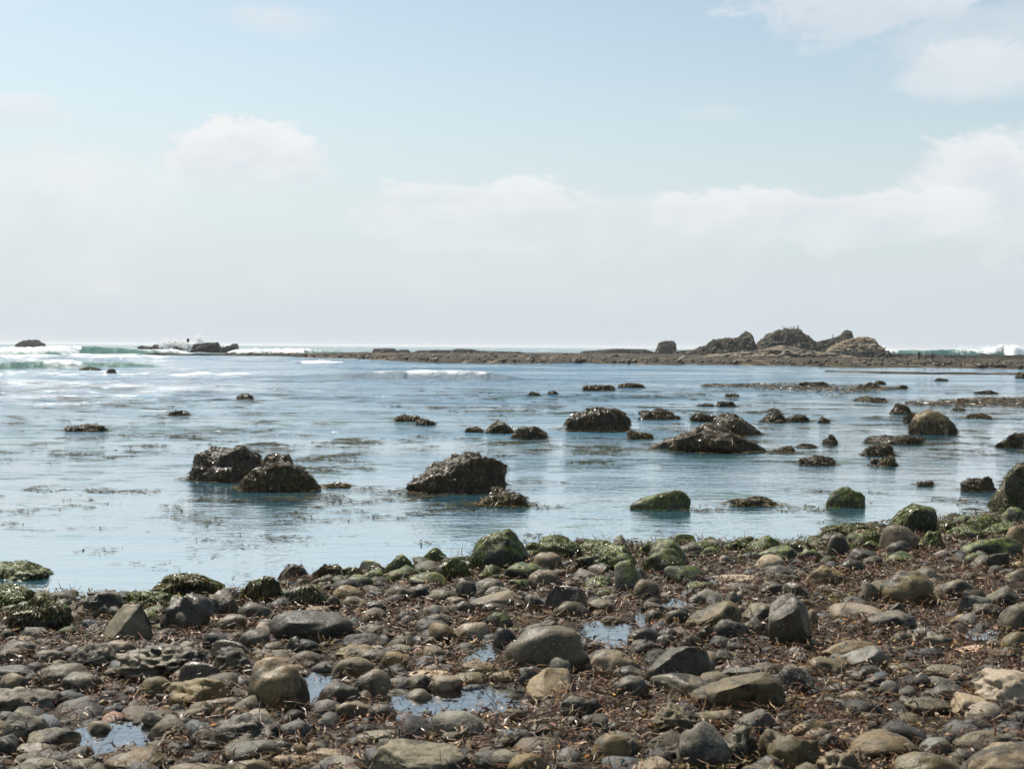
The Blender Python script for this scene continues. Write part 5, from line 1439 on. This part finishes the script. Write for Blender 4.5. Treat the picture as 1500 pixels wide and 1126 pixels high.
# ------------------------------------------------------------------ people, birds, marker, sticks
def skinned(name, verts, edges, radii, mats, face_mat, loc, rotz=0.0, sub=2):
    me = bpy.data.meshes.new(name + '_frame')
    me.from_pydata(verts, edges, [])
    ob = bpy.data.objects.new(name + '_frame', me); COL.objects.link(ob)
    sk = ob.modifiers.new('skin', 'SKIN')
    ss = ob.modifiers.new('sub', 'SUBSURF'); ss.levels = sub; ss.render_levels = sub
    for i, r in enumerate(radii):
        me.skin_vertices[0].data[i].radius = r if isinstance(r, tuple) else (r, r)
    me.skin_vertices[0].data[0].use_root = True
    dg = bpy.context.evaluated_depsgraph_get()
    dg.update()
    nm = bpy.data.meshes.new_from_object(ob.evaluated_get(dg))
    bpy.data.objects.remove(ob)
    nm.materials.clear()
    for m_ in mats: nm.materials.append(m_)
    A = np.array([verts[a_] for a_, b_ in edges], float); B = np.array([verts[b_] for a_, b_ in edges], float)
    for pl in nm.polygons:
        c = np.array(pl.center)
        ab = B - A
        tt = np.clip(((c - A) * ab).sum(1) / np.maximum((ab * ab).sum(1), 1e-9), 0, 1)
        dd = np.linalg.norm(A + ab * tt[:, None] - c, axis=1)
        pl.material_index = face_mat(int(np.argmin(dd)), c)
        pl.use_smooth = True
    o = add(name, nm, loc=loc)
    o.rotation_euler[2] = rotz
    return o


def person(px, py, h, rotz, pose, mats, label, group=None):
    """mats: skin, hair, shirt, shorts"""
    # joints facing -Y in local space, metres for a 1.75 m figure
    l1, r1, lean, al, ar = pose['l'], pose['r'], pose['lean'], pose['al'], pose['ar']
    V = [(0, 0, .93), (0, lean * .3, 1.10), (0, lean * .7, 1.32), (0, lean, 1.48), (0, lean * 1.1, 1.56), (0, lean * 1.25 - .015, 1.66), (0, lean * 1.25, 1.72)]
    Rr = [(.15, .11), (.145, .105), (.17, .115), (.11, .08), (.055, .055), (.085, .10), (.065, .075)]
    E = [(0, 1), (1, 2), (2, 3), (3, 4), (4, 5), (5, 6)]
    part = ['shorts', 'shirt', 'shirt', 'skin', 'skin', 'hair']

    def limb(base, pts, rr, pp):
        prev = base
        for q, r, p_ in zip(pts, rr, pp):
            V.append(q); Rr.append((r, r)); E.append((prev, len(V) - 1)); part.append(p_); prev = len(V) - 1
    for sgn, a_ in ((-1, al), (1, ar)):
        sh = (sgn * .19, lean * .9, 1.43)
        el_ = (sgn * (.22 + a_[0]), lean * .9 + a_[1], 1.43 - .29)
        ha = (sgn * (.23 + a_[0] * 1.2 + a_[2]), lean * .9 + a_[1] + a_[3], 1.43 - .29 - a_[4])
        hd = (ha[0], ha[1] - .03, ha[2] - .12)
        limb(3, [sh, el_, ha, hd], [.065, .048, .036, .03], ['shirt', 'shirt', 'skin', 'skin'])
    for sgn, a_ in ((-1, l1), (1, r1)):
        hip = (sgn * .10, 0, .88)
        kn = (sgn * .11, a_[0], .50)
        an = (sgn * .11, a_[1], a_[2])
        to = (sgn * .13, a_[1] - .15, max(a_[2] - .05, .03))
        limb(0, [hip, kn, an, to], [.10, .066, .045, .035], ['shorts', 'shorts', 'skin', 'skin'])
    k = h / 1.78
    V = [tuple(np.array(q) * k) for q in V]; Rr = [(a_ * k, b_ * k) for a_, b_ in Rr]
    idx = {'skin': 0, 'hair': 1, 'shirt': 2, 'shorts': 3}
    P = on_plane(px, py, 0.30)

    def fm(e, c):
        p_ = part[e]
        if p_ == 'hair' or (e in (3, 4) and c[1] > V[5][1] + 0.03): return 1
        return idx[p_]
    dz = 0.30
    o = skinned('person', V, E, Rr, mats, fm, (P[0], P[1], dz), rotz)
    o.location[2] = dz - min(q.co[2] for q in o.data.vertices) - 0.02
    tag(o, label, 'person', group)
    return o


stand = dict(l=(-.03, .02, .08), r=(.02, .04, .08), lean=0.0, al=(.03, -.02, .0, -.10, .24), ar=(.03, .02, .0, -.06, .25))
walk = dict(l=(-.22, -.20, .08), r=(.05, .42, .20), lean=-.14, al=(.03, .15, .0, -.05, .23), ar=(.03, -.18, .0, -.14, .20))
bend = dict(l=(-.10, .02, .08), r=(.03, .10, .08), lean=-.10, al=(.05, -.10, .0, -.16, .20), ar=(.04, .06, .0, -.06, .25))
person(1298, 530.0, 1.75, rad(75), walk, [M['skin'], M['hair'], M['grey_cloth'], M['black_cloth']], 'person in grey-green top and dark shorts striding across the reef')
person(1346, 530.3, 1.72, rad(-15), bend, [M['skin'], M['hair'], M['black_cloth'], M['black_cloth']], 'person in dark clothes, first of three beside a white bucket')
person(1355.5, 530.8, 1.82, rad(200), stand, [M['skin'], M['hair'], M['pale_cloth'], M['green_cloth']], 'person in pale shirt and green shorts standing between two others')
p3 = person(1365.5, 530.4, 1.74, rad(150), stand, [M['skin'], M['hair'], M['grey_cloth'], M['black_cloth']], 'person in grey top and black shorts holding a white bucket')
P = on_plane(1361.2, 531.6, 0.30)
bx_, by_ = P[0], P[1]
a = np.linspace(0, 2 * math.pi, 24, endpoint=False)
rings = [(0.0, 0.0), (0.13, 0.0), (0.165, 0.36), (0.175, 0.36), (0.175, 0.385), (0.16, 0.385), (0.125, 0.02), (0.0, 0.02)]
V = np.concatenate([np.stack([r * np.cos(a), r * np.sin(a), np.full(24, z)], -1) for r, z in rings])
i = np.arange((len(rings) - 1) * 24); r_, q = i // 24, i % 24
Fq = np.stack([r_ * 24 + q, r_ * 24 + (q + 1) % 24, (r_ + 1) * 24 + (q + 1) % 24, (r_ + 1) * 24 + q], 1)
bk = add('bucket', mesh_from('bucket', V, Fq, M['white_plastic']), loc=(bx_, by_, 0.30))
tag(bk, 'white plastic bucket beside the three standing people', 'bucket')
th = np.linspace(0, math.pi, 16)
hv = []
for k_, t_ in enumerate(th):
    c = np.array([0.172 * math.cos(t_), 0, 0.37 + 0.2 * math.sin(t_)])
    for q in range(4):
        hv.append(c + 0.006 * np.array([math.cos(q * math.pi / 2) * math.cos(t_), math.sin(q * math.pi / 2), math.cos(q * math.pi / 2) * math.sin(t_)]))
i = np.arange(15 * 4); r_, q = i // 4, i % 4
add('handle', mesh_from('handle', np.array(hv), np.stack([r_ * 4 + q, r_ * 4 + (q + 1) % 4, (r_ + 1) * 4 + (q + 1) % 4, (r_ + 1) * 4 + q], 1), M['post']), parent=bk)


def bird(px, d, zfoot, h, mats, rotz, label, group, upright=True, name='seabird'):
    if upright:
        V = [(0, 0, .30), (0, -.06, .45), (0, -.11, .58), (0, -.09, .72), (0, -.13, .80), (0, -.19, .82), (0, -.30, .81), (0, .08, .16), (0, .16, .04), (-.05, -.01, .16), (-.05, -.02, .02), (.05, -.01, .16), (.05, -.02, .02)]
        Rr = [.12, .13, .09, .045, .05, .04, .012, .07, .03, .04, .015, .04, .015]
    else:
        V = [(0, 0, .40), (0, -.14, .46), (0, -.24, .58), (0, -.27, .68), (0, -.30, .74), (0, -.36, .74), (0, -.46, .71), (0, .18, .38), (0, .42, .36), (-.05, 0, .25), (-.05, -.02, .02), (.05, 0, .25), (.05, -.02, .02)]
        Rr = [.15, .15, .09, .07, .075, .055, .015, .11, .03, .03, .015, .03, .015]
    E = [(0, 1), (1, 2), (2, 3), (3, 4), (4, 5), (5, 6), (0, 7), (7, 8), (0, 9), (9, 10), (0, 11), (11, 12)]
    k = h / .85
    V = [tuple(np.array(q) * k) for q in V]; Rr = [r * k for r in Rr]
    r = ray(px, 500)
    o = skinned(name, V, E, Rr, mats, lambda e, c: 0, (r[0] * d, d, zfoot), rotz, sub=1)
    tag(o, label, 'bird', group)
    return o


bpy.context.view_layer.update()


def top_of(ob, px, d_):
    """height of an outcrop under a bearing, near its ridge"""
    V = np.array([v.co[:] for v in ob.data.vertices]) + np.array(ob.location)
    x = ray(px, 500)[0] * d_
    m = np.abs(V[:, 0] - x) < 0.25
    i = np.argmax(np.where(m, V[:, 2], -9))
    return V[i]


for j, px_ in enumerate([1146.5, 1150.5, 1154, 1156.5, 1159, 1161.5, 1164, 1167.5, 1169.8]):
    q = top_of(o_dome, px_, d_dome)
    bird(px_, q[1], q[2] - 0.04, [0.72, 0.62, 0.68, 0.6, 0.7, 0.62, 0.66, 0.8, 0.85][j], [M['bird_dark']], rad([30, -80, 60, 100, -40, 80, -100, 20, -60][j]), 'dark upright cormorant in the row on the domed outcrop', 'cormorants on the domed outcrop', name='cormorant')
q = top_of(o_wedge, 1219.5, d_wedge)
bird(1219.5, q[1], q[2] - 0.05, 1.05, [M['bird_dark']], rad(70), 'lone dark upright bird on the slope of the grey wedge', None, name='cormorant')
for px_, py_, rz in [(997.5, 527.5, 80), (1033, 528, -70), (808, 527.5, 100)]:
    P = on_plane(px_, py_, 0.33)
    bird(px_, P[1], 0.36, 0.55, [M['bird_white']], rad(rz), 'white gull standing near the lagoon edge of the reef', 'gulls on the reef', upright=False, name='gull')


def tube(pts, rads, nseg=8):
    pts = np.array(pts, float)
    V = []
    for i, p_ in enumerate(pts):
        tdir = pts[min(i + 1, len(pts) - 1)] - pts[max(i - 1, 0)]
        tdir /= np.linalg.norm(tdir)
        u = np.cross(tdir, [0.3, 0.9, 0.31]); u /= np.linalg.norm(u); w = np.cross(tdir, u)
        for q in range(nseg):
            an = 2 * math.pi * q / nseg
            V.append(p_ + rads[i] * (u * math.cos(an) + w * math.sin(an)))
    n_ = len(pts)
    i = np.arange((n_ - 1) * nseg); r_, q = i // nseg, i % nseg
    F_ = np.stack([r_ * nseg + q, r_ * nseg + (q + 1) % nseg, (r_ + 1) * nseg + (q + 1) % nseg, (r_ + 1) * nseg + q], 1)
    return np.array(V), F_


# navigation marker behind the surf
d = 372.0
r = ray(275.5, 500)
mk = bpy.data.objects.new('marker_post', None); COL.objects.link(mk); mk.location = (r[0] * d, d, -1.5)
tag(mk, 'thin marker post with a dark square head rising behind the surf', 'marker')
V, Fq = tube([(0, 0, 0), (0, 0, 2.5), (0, 0, 4.6)], [0.09, 0.08, 0.07], 10)
add('pole', mesh_from('pole', V, Fq, M['post']), parent=mk)
bm = bmesh.new(); bmesh.ops.create_cube(bm, size=1.0)
for v_ in bm.verts: v_.co = Vector((v_.co.x * 0.66, v_.co.y * 0.5, v_.co.z * 0.92 + 4.9))
bmesh.ops.bevel(bm, geom=bm.edges[:], offset=0.06, segments=2, affect='EDGES')
me = bpy.data.meshes.new('head'); bm.to_mesh(me); bm.free(); me.materials.append(M['post'])
add('head', me, parent=mk)

# twigs at the water's edge, stalk on the cracked boulder
A = on_plane(1432, 757); 
r0 = ray(1426.5, 743); d1 = A[1] + 0.05
V, Fq = tube([A + (0, 0, -0.06), A * 0.5 + np.array([r0[0] * d1, d1, CAMH + r0[2] * d1]) * 0.5 + (0.004, 0, 0), np.array([r0[0] * d1, d1, CAMH + r0[2] * d1])], [0.008, 0.007, 0.004])
tag(add('twig', mesh_from('twig', V - A, Fq, M['wood']), loc=A), 'thin dark twig sticking up out of shallow water', 'twig')
A = on_plane(1409, 746); B = on_plane(1441, 746.5)
V, Fq = tube([A + (0, 0, .004), A * .6 + B * .4 + (0, 0.05, .012), B + (0, 0, .004)], [0.004, 0.010, 0.004])
tag(add('twig', mesh_from('twig', V - A, Fq, M['wood']), loc=A), 'thin dark twig floating level behind an upright one', 'twig')
A = hit_ground(1393, 874); 
r0 = ray(1406, 851); d1 = A[1] + 0.12
B = np.array([r0[0] * d1, d1, CAMH + r0[2] * d1])
V, Fq = tube([A + (0, 0, .0), A * .5 + B * .5 + (0.0, -0.02, 0.01), B], [0.009, 0.008, 0.006])
tag(add('kelp_stalk', mesh_from('kelp_stalk', V - A, Fq, M['stipe']), loc=A), 'dry yellowish kelp stalk leaning across the cracked olive boulder', 'kelp')

# ------------------------------------------------------------------ sea air
hb = bmesh.new(); bmesh.ops.create_cube(hb, size=1.0)
for v_ in hb.verts:
    v_.co = Vector((v_.co.x * 64000, v_.co.y * 32040 + 15985, v_.co.z * 13.2 + 4.6))
me = bpy.data.meshes.new('haze'); hb.to_mesh(me); hb.free()
hm, t = mat('sea_haze')
vo = t.n('ShaderNodeVolumePrincipled', {'Color': (0.93, 0.96, 1.0), 'Density': 0.00013, 'Anisotropy': 0.2})
t.t.links.new(vo.outputs[0], t.n('ShaderNodeOutputMaterial').inputs['Volume'])
me.materials.append(hm)
stuff(add('haze', me))
